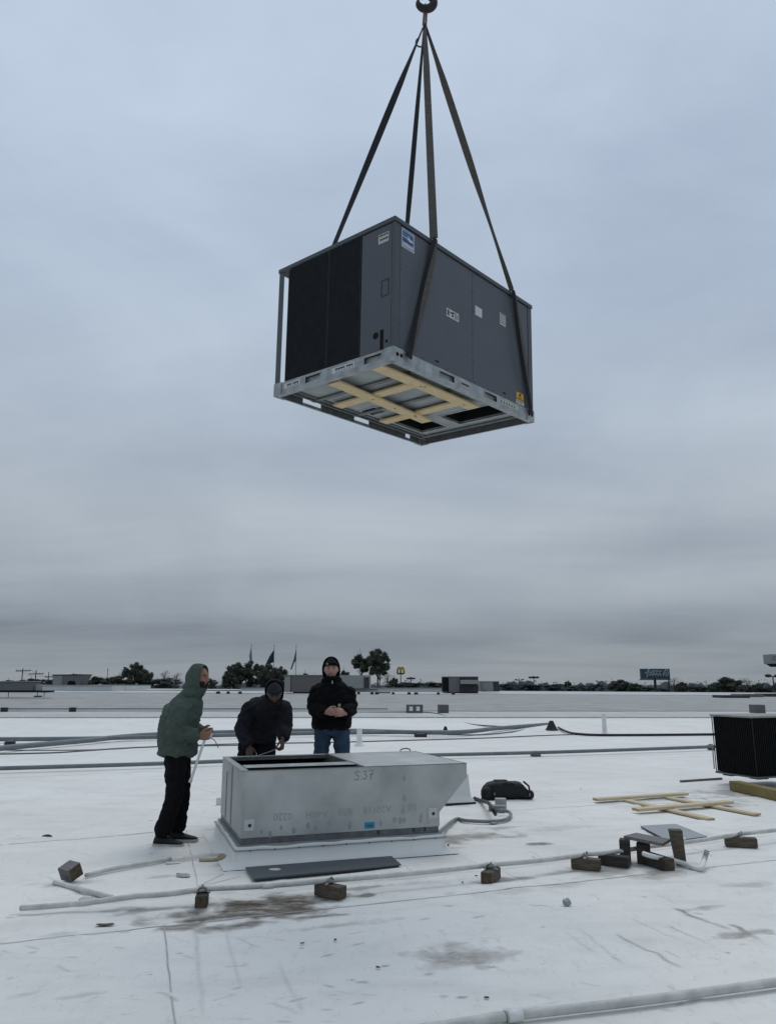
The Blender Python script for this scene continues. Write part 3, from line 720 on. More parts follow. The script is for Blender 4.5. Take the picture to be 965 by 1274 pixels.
sh = thing('sling_link', 'rust red steel link between crane hook and sling eyes', 'shackle', HP)
mb = MB(); top = hc + V((0, 0, -.055)) - HP
a = top + V((0, 0, .035)); b = V((0, 0, .03))
mb.tube([a + V((-.012, 0, -.02)), a + V((0, 0, 0)), a + V((.012, 0, -.02)), b + V((.014, 0, .02)), b + V((0, 0, -.012)), b + V((-.014, 0, .02))], .0125, 10, closed=True); mb.build('link', M['rust'], sh, smooth=True)
mb = MB(); mb.tube([b + V((0, -.035, -.01)), b + V((0, -.012, -.04)), b + V((0, .02, -.04)), b + V((0, .035, -.01)), b + V((0, .02, .012)), b + V((0, -.02, .012))], .017, 10, closed=True); mb.build('ring', M['hook'], sh, smooth=True)
mb = MB(); c0 = V((-.055, -.02, -.20))
mb.tube([c0 + V((.045 * math.cos(t), 0, .045 * math.sin(t) * 1.3)) for t in [math.radians(x) for x in range(100, 420, 20)]], .009, 8); mb.build('spare_link', M['strap_grey'], sh, smooth=True)
def ribbon(pts, dirs, w, th=.004):
    mb = MB(); rings = []
    for i, (p, d) in enumerate(zip(pts, dirs)):
        t = (pts[min(i + 1, len(pts) - 1)] - pts[max(0, i - 1)]).normalized()
        d = (d - t * d.dot(t)).normalized(); n = t.cross(d)
        ww = w if not isinstance(w, list) else w[i]
        rings.append([p + d * ww / 2 + n * th / 2, p - d * ww / 2 + n * th / 2, p - d * ww / 2 - n * th / 2, p + d * ww / 2 - n * th / 2])
    mb.ring_loft(rings); return mb
def sling(label, side, s_edge, s_lug, m, twist, grey=True):
    t_e = -.022 if side == 'front' else UW + .022; t_l = -.014 if side == 'front' else UW + .014
    root = thing('lifting_strap', label, 'sling', HP, group='webbing slings lifting the air conditioner')
    E = upt(s_edge, t_e, UH + .004); Lg = upt(s_lug, t_l, .062); E2 = upt(s_edge - (s_edge - s_lug) * .03, t_e, UH - .05)
    edge_dir = UA
    n = 26; pts = []; dirs = []
    st = HP + V((0, 0, .035)) + V((E.x - HP.x, E.y - HP.y, 0)).normalized() * .012
    for i in range(n + 1):
        k = i / n; p = st.lerp(E, k); ax = (E - st).normalized()
        for (k0, a0), (k1, a1) in zip(twist, twist[1:]):
            if k0 <= k <= k1: q = (k - k0) / (k1 - k0); ang = math.radians(a0 + (a1 - a0) * q * q * (3 - 2 * q)); break
        flat = ax.cross(V((.05, 1, .25))).normalized()          # the webbing lies flat to the workers, then turns on its length
        pts.append(p); dirs.append(Matrix.Rotation(ang, 3, ax) @ flat)
    ribbon([p - HP for p in pts], dirs, [.046 + .030 * min(1, i / 6) for i in range(n + 1)]).build('webbing', m, root)
    # below the lid edge the loop opens into two plies that run down the side to the lifting lug
    for off, mm, tw, w in ((-.022, M['strap_black'], 1.25, .040), (.020, M['strap_grey'] if grey else m, .15, .060)):
        P = []; D = []; k_n = 16
        for i in range(k_n + 1):
            k = i / k_n; p = E.lerp(E2, min(1, k * 8)) if k < .125 else E2.lerp(Lg, (k - .125) / .875)
            o = off * math.sin(math.pi * min(1, k * 1.02)) * 1.5 + off * .2
            ax = (Lg - E).normalized(); bd = (UA - ax * UA.dot(ax)).normalized()
            nn = UB * (-1 if side == 'front' else 1)
            P.append(p + UA * o + nn * (.012 + .012 * abs(math.sin(tw)) )); D.append(Matrix.Rotation(tw * math.sin(math.pi * k) ** .5, 3, ax) @ bd)
        ribbon([p - HP for p in P], D, w).build('ply', mm, root)
    mb = MB(); nn = UB * (-1 if side == 'front' else 1); c = Lg + nn * .012
    for d in (-.022, .024):
        mb.tube([c + UA * (d - .018) + UU * .02 - HP, c + UA * d + nn * .014 + UU * .0 - HP, c + UA * (d + .018) + UU * .02 - HP, c + UA * d + UU * .042 - HP], .008, 8, closed=True)
    mb.build('lug_shackle', M['hook'], root, smooth=True)
    return root
sling('grey sling falling across the blue sticker side to the nearest base corner', 'front', .513, .17, M['strap_grey'], [(0, 45), (.3, 25), (1, 15)])
sling('dark sling slanting down past the yellow sticker at the far end of the long side', 'front', 1.828, 2.15, M['strap_grey'], [(0, 68), (.4, 12), (.80, 80), (1, 62)], False)
sling('black sling slanting down to the lid edge above the dark coil panels', 'rear', .513, .17, M['strap_black'], [(0, 60), (.36, 5), (.84, 44), (1, 8)], False)
sling('thin dark sling behind the grey one, going behind the lid near the top corner', 'rear', 1.828, 2.15, M['strap_black'], [(0, 62), (.5, 38), (.86, 72), (1, 50)], False)

# ------------------------------------------------------------------ curb with its sheet metal adapter
KY = .326; KA = V((math.cos(KY), math.sin(KY), 0)); KB = V((-math.sin(KY), math.cos(KY), 0)); KO = V((-1.252, 6.968, 0)); KM = frame(KA, KB, V((0, 0, 1)), KO)
def build_curb():
    cen = (.95, .70, 0)
    root = thing('roof_curb', 'low white membrane wrapped curb under the steel adapter box', 'roof curb'); root.matrix_world = KM @ Matrix.Translation(V(cen))
    B = lambda mb, name, m, par=root, **k: mb.build(name, m, par, off=cen, **k)
    # flashing: flared skirt round an upright wall
    def ringr(e, z, wob=0, n=18):
        x0, x1, y0, y1 = -.03 - e[0], 1.86 + e[1], -.03 - e[2], 1.43 + e[3]; P = []
        for a, b in (((x0, y0), (x1, y0)), ((x1, y0), (x1, y1)), ((x1, y1), (x0, y1)), ((x0, y1), (x0, y0))):
            for i in range(n):
                k = i / n; x, y = a[0] + (b[0] - a[0]) * k, a[1] + (b[1] - a[1]) * k
                w = wob * mnoise.noise(V((x * 6, y * 6, z * 3 + 1)))
                P.append(V((x, y, z + w)))
        return P
    mb = MB(); rings = [ringr((.12, .09, .13, .09), .002), ringr((.085, .055, .08, .06), .005), ringr((.05, .03, .04, .035), .014, .003), ringr((.025, .012, .016, .02), .036, .005), ringr((.014, .005, .006, .012), .07, .006), ringr((.006, .0, .0, .01), .12, .006), ringr((.005, .001, .001, .01), .134, .010), ringr((-.006, -.006, -.004, -.01), .146, .014), ringr((-.05, -.05, -.05, -.05), .146, .004)]
    mb.ring_loft(rings, cap=False); B(mb, 'membrane_skirt', M['membrane'], smooth=True)
    mb = MB(); mb.ring_loft([ringr((.020, .010, .016, .016), .116, .006), ringr((.024, .013, .021, .02), .122, .006), ringr((.020, .010, .016, .016), .128, .006)], cap=False); B(mb, 'termination_bar', M['galv_dull'])
    mb = MB()
    for i in range(9):
        s = .08 + i * .21; mb.ell((s, -.052, .122), (.007, .004, .007), None, 8, 5)
    mb.ell((1.885, -.05, .055), (.010, .006, .010), None, 8, 5); B(mb, 'screw', M['ink'])
    mb = MB(); mb.box((-.02, -.02, 0), (.02, 1.42, .16)); mb.box((1.8, -.02, 0), (1.84, 1.42, .16)); mb.box((.02, -.02, 0), (1.8, .02, .16)); mb.box((.02, 1.38, 0), (1.8, 1.42, .16)); B(mb, 'curb_frame', M['galv_dull'])
    return root
def build_adapter():
    cen = (.95, .70, 0)
    root = thing('curb_adapter', 'silver sheet steel duct box with one sloping end, open at the top', 'duct adapter'); root.matrix_world = KM @ Matrix.Translation(V(cen) + V((0, 0, 0)))
    B = lambda mb, name, m, par=root, **k: mb.build(name, m, par, off=cen, **k)
    D = 1.397; zb, zt = .214, .757; th = .012
    prof = [(0, zb), (1.823, zb), (1.823, .335), (2.107, .632), (2.107, zt), (0, zt)]
    def side(t, name, **k):
        mb = MB(); mb.slab([(s, t, z) for s, z in prof], (0, 1, 0), th); return B(mb, name, [M['adapter']], **k)
    side(0, 'front_panel'); side(D - th, 'back_panel')
    B(MB().bevbox((.0005, th, zb), (th, D - th, zt - .001), .002), 'end_panel', M['adapter'])
    mb = MB(); mb.slab([(1.823, th, zb), (1.823, D - th, zb), (1.823, D - th, .335), (1.823, th, .335)], (-1, 0, 0), th); B(mb, 'end_panel', M['adapter'])
    n = V((.297, 0, -.284)).normalized()
    mb = MB(); mb.slab([(1.823, th, .335), (2.107, th, .632), (2.107, D - th, .632), (1.823, D - th, .335)], -n, th); B(mb, 'sloping_panel', M['adapter'])
    mb = MB(); mb.slab([(2.107, th, .632), (2.107, th, zt), (2.107, D - th, zt), (2.107, D - th, .632)], (-1, 0, 0), th); B(mb, 'lip', M['adapter'])
    # standing seams on the near end
    mb = MB(); mb.box((-.008, .62, zb + .01), (.0005, .628, zt - .02)); mb.box((-.006, 1.0, zb + .01), (.0005, 1.006, zt - .1)); B(mb, 'panel_seam', M['galv_dull'])
    # lower flange, darker than the panels
    mb = MB(); mb.box((.006, .006, .140), (1.815, .03, zb)); mb.box((.006, D - .03, .140), (1.815, D - .010, zb)); mb.box((.0062, .03, .140), (.03, D - .03, zb)); mb.box((1.79, .03, .140), (1.815, D - .03, zb)); B(mb, 'lower_flange', M['adapter_dark'])
    mb = MB()
    for s in (1.22, 1.56, 1.67): mb.box((s, .004, .178), (s + .02, .012, zb - .004))
    B(mb, 'screw', M['ink'])
    # top: rim, closed lid at one end, flanged cross bar in the opening
    SL = 1.10
    mb = MB(); mb.bevbox((-.006, -.006, zt), (2.113, .016, zt + .004), .001); mb.bevbox((2.094, .0161, zt), (2.1131, D - .02, zt + .0038), .001); B(mb, 'rim', M['adapter_dark'])
    mb = MB(); mb.bevbox((-.0061, .0161, zt), (.05, D - .11, zt + .0042), .001); mb.bevbox((-.0062, D - .11, zt), (SL - .03, D + .006, zt + .0043), .001); B(mb, 'rim', M['galv_dull'])
    mb = MB(); mb.bevbox((SL - .03, D - .02, zt), (2.1132, D + .006, zt + .0044), .001); mb.bevbox((.05, D - .118, zt - .03), (SL - .032, D - .1105, zt + .006), .001); mb.box((.0505, .0162, zt - .06), (.056, D - .119, zt + .0046)); B(mb, 'rim', M['adapter_dark'])
    mb = MB(); mb.bevbox((SL, .020, zt - .003), (2.088, D - .024, zt + .005), .003); B(mb, 'lid', M['adapter'])
    mb = MB(); mb.bevbox((SL - .03, .02, zt - .08), (SL - .002, D - .042, zt + .0105), .003); B(mb, 'lid_flange', M['adapter_dark'])
    mb = MB(); mb.bevbox((.057, .19, zt - .004), (SL - .032, .43, zt + .010), .003); mb.box((.057, .432, zt - .2), (SL - .032, .44, zt + .006)); mb.slot(1); mb.box((.057, .1845, zt - .2), (SL - .032, .1895, zt + .007)); B(mb, 'cross_bar', [M['galv'], M['void']])
    # black duct liner inside
    mb = MB(); e = .004
    mb.box((th + e, th + e, .16), (SL - .034, th + 2 * e, zt - .03)); mb.box((th + e, D - th - 2 * e, .16), (SL - .034, D - th - e, zt - .03)); mb.box((th + e, th + 3 * e, .16), (th + 2 * e, D - th - 3 * e, zt - .03)); mb.box((SL - .034, th + e, .16), (SL - .0315, D - th - e, zt - .082)); mb.box((th + e, th + 3 * e, .150), (SL - .034, D - th - 3 * e, .158))
    B(mb, 'duct_liner', M['void'])
    mb = MB(); P = [V((1.99 + .06 * math.cos(a), D - .02, zt + .010 + .026 * math.sin(a))) for a in [math.pi * i / 10 for i in range(11)]]; mb.tube(P, .007, 8); B(mb, 'lifting_loop', M['pipe'])
    # lug plates, stickers, writing, zinc marks on the front
    for s, z in ((.072, .318), (1.757, .33)):
        mb = MB(); mb.bevbox((s - .042, -.006, z - .045), (s + .042, -.0005, z + .045), .002); o = B(mb, 'lug_plate', M['sticker_white'])
        mb = MB(); mb.tube([(s + .004, -.008, z - .004), (s + .004, -.005, z - .004)], .015, 14); B(mb, 'lug_hole', M['ink'], o)
        mb = MB(); mb.box((s - .056, -.0022, z - .07), (s + .058, -.0003, z + .055)); B(mb, 'lug_backing', M['adapter'], o)
    mb = MB(); mb.box((1.10, -.0025, .232), (1.195, -.0005, .285)); o = B(mb, 'label', M['sticker_teal'])
    mb = MB(); mb.box((1.115, -.0034, .255), (1.18, -.0016, .262)); mb.box((1.125, -.0034, .243), (1.17, -.0016, .248)); B(mb, 'print', M['ink_blue'], o)
    strokes = [[(.055, .06), (.03, .075), (.01, .062), (.02, .045), (.042, .030), (.035, .005), (0, .0)], [(.062, .005), (.066, .002)], [(.08, .07), (.11, .072), (.095, .045), (.115, .03), (.10, .004), (.078, .01)], [(.135, .072), (.175, .078), (.155, .04), (.148, .0)], [(.142, .04), (.17, .044)]]
    mb = MB()
    for st in strokes:
        pts = [V((1.0 + p[0] * 1.05, -.0015, .648 + p[1] * 1.05)) for p in st]
        mb.tube(pts, .0042, 6, flat=.3, ref=(0, 1, 0))
    B(mb, 'handwriting', M['ink_faint'])
    for k, (t, s) in enumerate((('0220', .36), ('A40H', .66), ('850', .92), ('A20118', 1.22), ('08 T', 1.52))):
        me = text_mesh(t, .085, depth=.0004); o = link('mill_print', me, root); o['kind'] = 'stuff'; o.location = V((s, -.0008, .372 + .006 * k)) - V(cen); o.rotation_euler = (math.pi / 2, math.pi, 0); me.materials.append(M['smudge'])
    r = random.Random(3); mb = MB()
    for s, z in ((.18, .26), (.27, .245), (.36, .27), (.46, .25), (.57, .285), (.67, .255), (.79, .285), (.95, .262), (1.24, .27), (1.40, .30), (1.44, .28), (1.48, .285), (1.62, .275), (1.455, .642), (1.46, .465), (1.475, .35), (1.66, .30), (1.70, .26)):
        w = r.uniform(.013, .027); mb.ell((s + r.uniform(-.02, .02), .0, z + r.uniform(-.012, .012)), (w * .8, .0008, w * r.uniform(1, 1.5)), None, 12, 6)
    B(mb, 'zinc_mark', M['smudge'])
    return root
curb = build_curb(); adapter = build_adapter()

# ------------------------------------------------------------------ pipework and loose things on the near roof
def vec2ang(d): return math.atan2(d.y, d.x)
def timber(name, px, py, ang, size, label, m='block', tilt=None, group='timber pipe support blocks', z=0.0, cat='timber block', strap=False):
    """px,py: ground point under the block's middle"""
    p = gr(px, py) if not strap else gr(px, strap, PZ); L_, W_, H_ = [q * .92 for q in size]
    o_ = thing(name, label, cat, (p.x, p.y, z + (0 if tilt else .001)), ang, group)
    X = Matrix.Identity(4)
    if tilt: X = Matrix.Translation((0, 0, tilt[2])) @ Matrix.Rotation(tilt[0], 4, 'X') @ Matrix.Rotation(tilt[1], 4, 'Y')
    mb = MB(); mb.bevbox((-L_ / 2, -W_ / 2, 0), (L_ / 2, W_ / 2, H_), .006, X); mb.build('timber', M[m], o_)
    mb = MB()
    for sx in (-1, 1): mb.bevbox((sx * L_ / 2 - .0015, -W_ / 2 + .006, .006), (sx * L_ / 2 + .0015, W_ / 2 - .006, H_ - .006), .001, X)
    mb.build('end_grain', M['block_end'], o_)['kind'] = 'stuff'
    if strap:
        mb = MB(); n = 8
        P = [V((0, .03 * math.cos(a), H_ + .012 + .028 * math.sin(a))) for a in [math.pi * i / n for i in range(n + 1)]]
        mb.tube([V((0, .055, H_ + .004))] + P + [V((0, -.055, H_ + .004))], .006, 6, flat=2.2, ref=(1, 0, 0)); mb.tube([V((.012, .0, H_ + .035)), V((.012, 0, H_ + .052))], .007, 6)
        mb.build('pipe_clamp', M['clamp'], o_)
    return o_
# long white drain pipe carried on the blocks
PZ = .105
dp = thing('drain_pipe', 'long white plastic drain pipe crossing the roof in front of the steel box', 'pipe', gr(500, 1099), 0)
pts = [gr(26, 1130, .035), gr(170, 1114.8, .08), gr(252, 1106, PZ), gr(411, 1095, PZ), gr(610, 1076, PZ), gr(728, 1063, PZ), gr(800, 1054, PZ), gr(920, 1037.5, PZ), gr(1060, 1020, PZ)]
mb = MB(); path = []
for i in range(len(pts) - 1):
    for k in range(6): path.append(pts[i].lerp(pts[i + 1], k / 6) + V((0, 0, -.008 * math.sin(math.pi * k / 6))))
path.append(pts[-1])
mb.tube([p - dp.location for p in path], .0185, 14); mb.build('pipe_run', M['pvc_dirty'], dp, smooth=True)
for q in (.505, 0.325, .72):
    i = int(q * (len(path) - 1)); a, b = path[i], path[i + 1]; d = (b - a).normalized(); mb = MB(); mb.tube([a - d * .04 - dp.location, a + d * .04 - dp.location], .0225, 14); mb.build('coupling', M['pvc'], dp, smooth=True)
d0 = (path[1] - path[0]).normalized(); mb = MB(); mb.tube([path[0] - d0 * .001 - dp.location, path[0] - d0 * .004 - dp.location], .0135, 12); mb.build('pipe_bore', M['ink'], dp)
pa = vec2ang(pts[4] - pts[3])
timber('timber_block', 252, 1137, pa + 1.35, (.19, .09, .09), 'dark upright looking timber block in the brown stain near the free pipe end', 'block_dark', strap=1107)
timber('timber_block', 411, 1115, -.62, (.25, .10, .09), 'brown timber block under the drain pipe, in front of the dark steel sheet', strap=1096)
timber('timber_block', 610, 1093, 1.12, (.24, .10, .09), 'brown timber block standing alone between the steel box and the row of blocks', strap=1078)
timber('timber_block', 728, 1076, -.42, (.25, .10, .09), 'lighter brown timber block beginning the row under the drain pipe', strap=1064)
timber('timber_block', 764, 1077, -.55, (.27, .10, .09), 'dark wet timber block touching the lighter one in the row', 'block_dark')
timber('timber_block', 818, 1079, -1.2, (.32, .11, .10), 'dark timber block lying under the raised grey plank', 'block_dark')
timber('timber_block', 920, 1050, -.25, (.30, .10, .09), 'weathered timber block under the pipe by itself near the condenser', strap=1038.5)
timber('timber_block', 90, 1096, -.62, (.155, .12, .11), 'square timber block with dark end, tipped on its edge beside broken white pipes', 'greyboard', (.42, .0, .028), 'loose timber blocks')
# trestle: two uprights and a plank
def upright(px, py, rz, w, d, h, lean, label, m='block_dark'):
    p = gr(px, py); o_ = thing('timber_post', label, 'timber post', p, rz, 'short timber posts by the pipe'); X = Matrix.Rotation(lean, 4, 'Y'); mb = MB()
    mb.bevbox((-w / 2, -d / 2, .001), (w / 2, d / 2, h), .006, X); mb.build('timber', M[m], o_)
    mb = MB(); mb.bevbox((-w / 2 + .008, -d / 2 + .008, h - .001), (w / 2 - .008, d / 2 - .008, h + .002), .001, X); mb.build('end_grain', M['block_end'], o_); return o_
upright(778, 1073, -.35, .085, .10, .188, 0, 'dark short timber post holding the left end of the grey plank')
upright(801, 1074, -.35, .11, .10, .163, 0, 'dark short timber post under the middle of the grey plank')
zp = .192; pq = [gr(775.5, 1043.5, zp), gr(791, 1039.5, zp), gr(833.5, 1047.5, zp - .012), gr(824, 1053, zp - .012)]; pc = sum(pq, V()) / 4
pl = thing('plank', 'grey weathered plank laid across short dark posts', 'plank', pc)
mb = MB(); mb.slab([p - pc for p in pq], (0, 0, 1), .024); mb.build('board', M['greyboard'], pl)
mb = MB(); e_ = [pq[2] - pc, pq[3] - pc]; d_ = (pq[2] - pq[1]).normalized() * .0025; mb.add([e_[0] + d_ + V((0, 0, .003)), e_[1] + d_ + V((0, 0, .003)), e_[1] + d_ + V((0, 0, .021)), e_[0] + d_ + V((0, 0, .021)), e_[0] - d_ + V((0, 0, .003)), e_[1] - d_ + V((0, 0, .003)), e_[1] - d_ + V((0, 0, .021)), e_[0] - d_ + V((0, 0, .021))], [(0, 1, 2, 3), (7, 6, 5, 4), (0, 4, 5, 1), (3, 2, 6, 7)]); mb.build('end_grain', M['block_end'], pl)
p_ = gr(845, 1075); wg = thing('timber_offcut', 'tall tapered timber offcut standing on end beside the bent white pipe', 'timber offcut', p_, -.15)
mb = MB(); mb.prism([(-.030, 0), (.048, 0), (.034, .275), (-.068, .275)], -.045, .045, Matrix.Rotation(math.pi / 2, 4, 'X')); mb.build('timber', M['block'], wg)
# bent scrap of white pipe
def pipe_thing(name, label, pts, r, m, caps=True, group=None, cat='pipe'):
    base = V((pts[0].x, pts[0].y, 0)); o_ = thing(name, label, cat, base, 0, group); mb = MB(); P = []
    for i in range(len(pts) - 1):
        for k in range(5):
            a = pts[max(0, i - 1)]; b, c = pts[i], pts[i + 1]; d = pts[min(len(pts) - 1, i + 2)]; t = k / 5
            P.append(.5 * ((2 * b) + (c - a) * t + (2 * a - 5 * b + 4 * c - d) * t * t + (3 * b - a - 3 * c + d) * t ** 3))
    P.append(pts[-1]); mb.tube([p - base for p in P], r, 10); mb.build('pipe_run', m, o_, smooth=True)
    return o_, P, base
q0 = gr(803, 1063, .10)
o_, P, base = pipe_thing('bent_pipe', 'bent piece of white pipe with a striped upturned end among the timber blocks', [gr(800, 1062, .12), gr(806, 1064, .115), gr(818, 1067, .09), gr(835, 1070, .05), gr(852, 1075, .025), gr(864, 1080, .02), gr(872, 1079.5, .03), at(876, 1068, gr(876, 1079).y), at(879, 1058, gr(876, 1079).y + .02)], .020, M['pvc'])
mb = MB()
for k in range(6):
    i = len(P) - 2 - k * 1
    if i > 1: d = (P[i + 1] - P[i]).normalized(); mb.tube([P[i] - base, P[i] + d * .008 - base], .0215, 10)
mb.build('printed_stripe', M['conduit'], o_)['kind'] = 'stuff'
pipe_thing('pipe_scrap', 'straight white pipe scrap leaning against the tapered offcut', [gr(842, 1070, .03), at(846, 1056, gr(842, 1070).y + .0), at(850.5, 1043, gr(842, 1070).y - .02)], .017, M['pvc'])
# broken pipes round the tipped block
pipe_thing('pipe_scrap', 'dirty white pipe scrap lying from the tipped block towards the worker in green', [gr(107, 1089, .02), gr(140, 1081, .02), gr(213, 1068, .02)], .017, M['pvc_dirty'])
pipe_thing('pipe_scrap', 'short white pipe scrap in front of the tipped block, ending under the drain pipe', [gr(68, 1098, .02), gr(85, 1102, .02), gr(140, 1117, .02)], .018, M['pvc_dirty'])
pipe_thing('pipe_scrap', 'stub of tan stained pipe on the roof by the curb corner', [gr(248, 1070, .012), gr(270, 1069, .014), gr(281, 1065, .018)], .014, M['spray'])
# fat pipe in the lower right with its coupling
o_, P, base = pipe_thing('waste_pipe', 'thick white waste pipe with a coupling running across the lower corner', [gr(500, 1284, .025), gr(640, 1263.5, .025), gr(800, 1244.5, .025), gr(965, 1222, .025), gr(1150, 1196, .025)], .0215, M['pvc_dirty'])
c = gr(640, 1263.5, .025) - base; d = (gr(650, 1262.2, .025) - gr(640, 1263.5, .025)).normalized(); mb = MB(); mb.tube([c - d * .035, c - d * .034, c + d * .034, c + d * .035], [.0245, .0265, .0265, .0245], 18); mb.build('coupling', M['pvc'], o_, smooth=True)
mb = MB(); mb.tube([c - d * .05, c - d * .044], .0238, 16); mb.build('coupling_ring', M['conduit'], o_)
# dark steel sheet with a pale blotch
pts = [V((-1.17, 6.80, 0)), V((-1.04, 6.42, 0)), V((.11, 6.90, 0)), V((.03, 7.22, 0))]; c = sum(pts, V()) / 4
sh_ = thing('steel_sheet', 'long dark grey steel sheet lying flat in front of the curb', 'metal sheet', c)
mb = MB(); mb.slab([p - c + V((0, 0, .016)) for p in pts], (0, 0, 1), .010); mb.build('sheet', M['sheet_dark'], sh_)
mb = MB(); mb.slab([(p - c) * .97 + V((0, 0, .004)) for p in pts], (0, 0, 1), .011); mb.build('turned_edge', M['ink'], sh_)
mb = MB(); q = gr(342, 1086) - c; mb.prism([(q.x + r_ * math.cos(a) * 1.0, q.y + r_ * math.sin(a) * .9) for r_, a in [(.05, 0), (.045, .8), (.05, 1.6), (.055, 2.6), (.05, 3.4), (.04, 4.4), (.047, 5.4)]], .0262, .0275); mb.build('torn_label', M['sticker_white'], sh_)
pts = [gr(796, 1028, .02), gr(832, 1047, .02), gr(879, 1041, .02), gr(840, 1025.5, .02)]; c = sum(pts, V()) / 4
o_ = thing('metal_sheet', 'pale grey metal sheet lying flat behind the timber blocks', 'metal sheet', c)
mb = MB(); mb.slab([p - c for p in pts], (0, 0, 1), .006); mb.build('sheet', M['sheet_mid'], o_)
mb = MB(); mb.slab([(p - c) * .985 - V((0, 0, .014)) for p in pts], (0, 0, 1), .0135); mb.build('turned_edge', M['ink'], o_)
# crate frame of pale boards lying on the roof
c = gr(840, 1003); cf = thing('crate_frame', 'pale timber crate frame of crossed boards lying on the roof', 'crate frame', c)
def fboard(a, b, w, z0, z1, name='board'):
    d = (b - a); l = d.length; d = d.normalized(); d.z = 0; n = V((-d.y, d.x, 0)); X = frame(d, n, V((0, 0, 1)), V((a.x - c.x, a.y - c.y, 0)))
    mb = MB(); mb.bevbox((0, -w / 2, z0), (l, w / 2, z1), .003, X); o_ = mb.build(name, M['lumber_pale'], cf)
    mb = MB()
    for q in (.0, l): mb.box((q - .002, -w / 2 + .004, z0 + .003), (q + .002, w / 2 - .004, z1 - .003), X)
    mb.build('end_grain', M['lumber_end'], o_)['kind'] = 'stuff'
    mb = MB(); r = random.Random(int(l * 1000))
    for k in range(3): mb.ell((l * r.uniform(.1, .9), r.uniform(-.3, .3) * w, z1), (.011, .008, .0012), X, 8, 4)
    mb.build('knot', M['lumber_end'], o_)['kind'] = 'stuff'
fboard(gr(740, 999), gr(853, 991.5), .11, .026, .058); fboard(gr(790, 1012), gr(908, 1002), .12, .026, .058)
fboard(gr(781, 997.5), gr(884, 1021), .11, .002, .0255); fboard(gr(832, 994), gr(942, 1015), .11, .002, .0255)
a_, b_ = gr(846, 972.5, .01), gr(897, 969, .01); c = (a_ + b_) / 2; o_ = thing('timber_batten', 'thin grey timber batten lying beside the condenser sleeper', 'batten', (c.x, c.y, 0), vec2ang(b_ - a_))
l = (b_ - a_).length; mb = MB(); mb.bevbox((-l / 2, -.02, .002), (l / 2, .02, .03), .003); mb.build('batten', M['greyboard'], o_)
# tool bag
bp_ = gr(629, 994); bg = thing('tool_bag', 'slumped black nylon tool bag on the white roof', 'bag', bp_, .05)
k = mpp(bp_.y) * 1.0
mb = MB(); rings = []
prof = [(-30, 9, 1), (-27, 15, 5), (-22, 19, 8), (-14, 21, 9), (-4, 21.5, 9), (6, 20, 9), (14, 20.5, 9), (19, 19, 8.5), (24, 13, 8), (29, 8, 6), (31, 6, 3)]
for i, (x, h, w) in enumerate(prof):
    R_ = []
    for j in range(20):
        a = 2 * math.pi * j / 20; cy, cz = math.cos(a), math.sin(a)
        ex = 2 / 3.2; yy = math.copysign(abs(cy) ** ex, cy); zz = math.copysign(abs(cz) ** ex, cz)
        R_.append(V((x * k, yy * w * k * 1.3, max(.003, (h / 2 + zz * h / 2) * k)) ) + mnoise.noise_vector(V((x * .15, yy * 2, zz * 2))) * .018)
    for q in R_: q.z = max(.003, q.z)
    rings.append(R_)
mb.ring_loft(rings); mb.build('bag_body', M['bag'], bg, smooth=True)
mb = MB(); mb.bevbox((-14 * k, -4 * k, 20 * k), (2 * k, 5 * k, 22.2 * k), .02); mb.build('flap', M['bag_olive'], bg, smooth=True)
mb = MB(); mb.ell((-25 * k, -11 * k, 8 * k), (7 * k, 5 * k, 7.5 * k), None, 14, 8); mb.build('side_pocket', M['bag'], bg, smooth=True)
mb = MB(); mb.ell((28 * k, -7 * k, 5.5 * k), (5 * k, 4 * k, 5.5 * k), None, 14, 8); mb.build('side_pocket', M['bag'], bg, smooth=True)
mb = MB(); mb.tube([(-6 * k, -9 * k, 17 * k), (-3 * k, -11 * k, 20 * k), (4 * k, -11 * k, 20 * k), (10 * k, -9 * k, 17 * k)], .011, 8, flat=.5); mb.build('handle', M['bag'], bg, smooth=True); mb = MB(); mb.tube([(20 * k, -8 * k, 21 * k), (26 * k, -10 * k, 16 * k), (27 * k, -11 * k, 9 * k)], .013, 8); mb.build('handle', M['bag'], bg, smooth=True)
mb = MB(); mb.bevbox((-16.5 * k, -12.6 * k, 6 * k), (-15 * k, -11.6 * k, 9 * k), .003); mb.bevbox((25.8 * k, -11.9 * k, 4.5 * k), (27.2 * k, -10.9 * k, 8 * k), .003); mb.build('buckle', M['conduit'], bg)['kind'] = 'stuff'
# electrical whip: grey conduit with a box
bx_p = gr(625, 1010); jb = thing('conduit_whip', 'grey flexible conduit loop with fittings on the roof beside the bag', 'conduit', bx_p)
def smooth_path(pts, n=6):
    P = []
    for i in range(len(pts) - 1):
        a = pts[max(0, i - 1)]; b, c = pts[i], pts[i + 1]; d = pts[min(len(pts) - 1, i + 2)]
        for k in range(n):
            t = k / n; P.append(.5 * ((2 * b) + (c - a) * t + (2 * a - 5 * b + 4 * c - d) * t * t + (3 * b - a - 3 * c + d) * t ** 3))
    P.append(pts[-1]); return P
mb = MB(); mb.tube([p - bx_p for p in smooth_path([KM @ V((1.82, .42, .11)), KM @ V((1.93, .38, .07)), gr(566, 1019.5, .025), gr(580, 1021, .025), gr(612, 1022, .025), gr(630, 1019, .025), gr(635, 1013, .03), gr(630, 1009, .05), gr(620, 1008, .06)])], .019, 10); mb.build('conduit', M['conduit'], jb, smooth=True)
mb = MB(); mb.tube([p - bx_p for p in smooth_path([gr(616, 1013, .05), gr(615, 1011, .10), gr(612, 1006, .14), gr(607, 999, .12), gr(598, 996, .04), gr(590, 993, .02)])], .021, 10); mb.build('conduit', M['black'], jb, smooth=True)
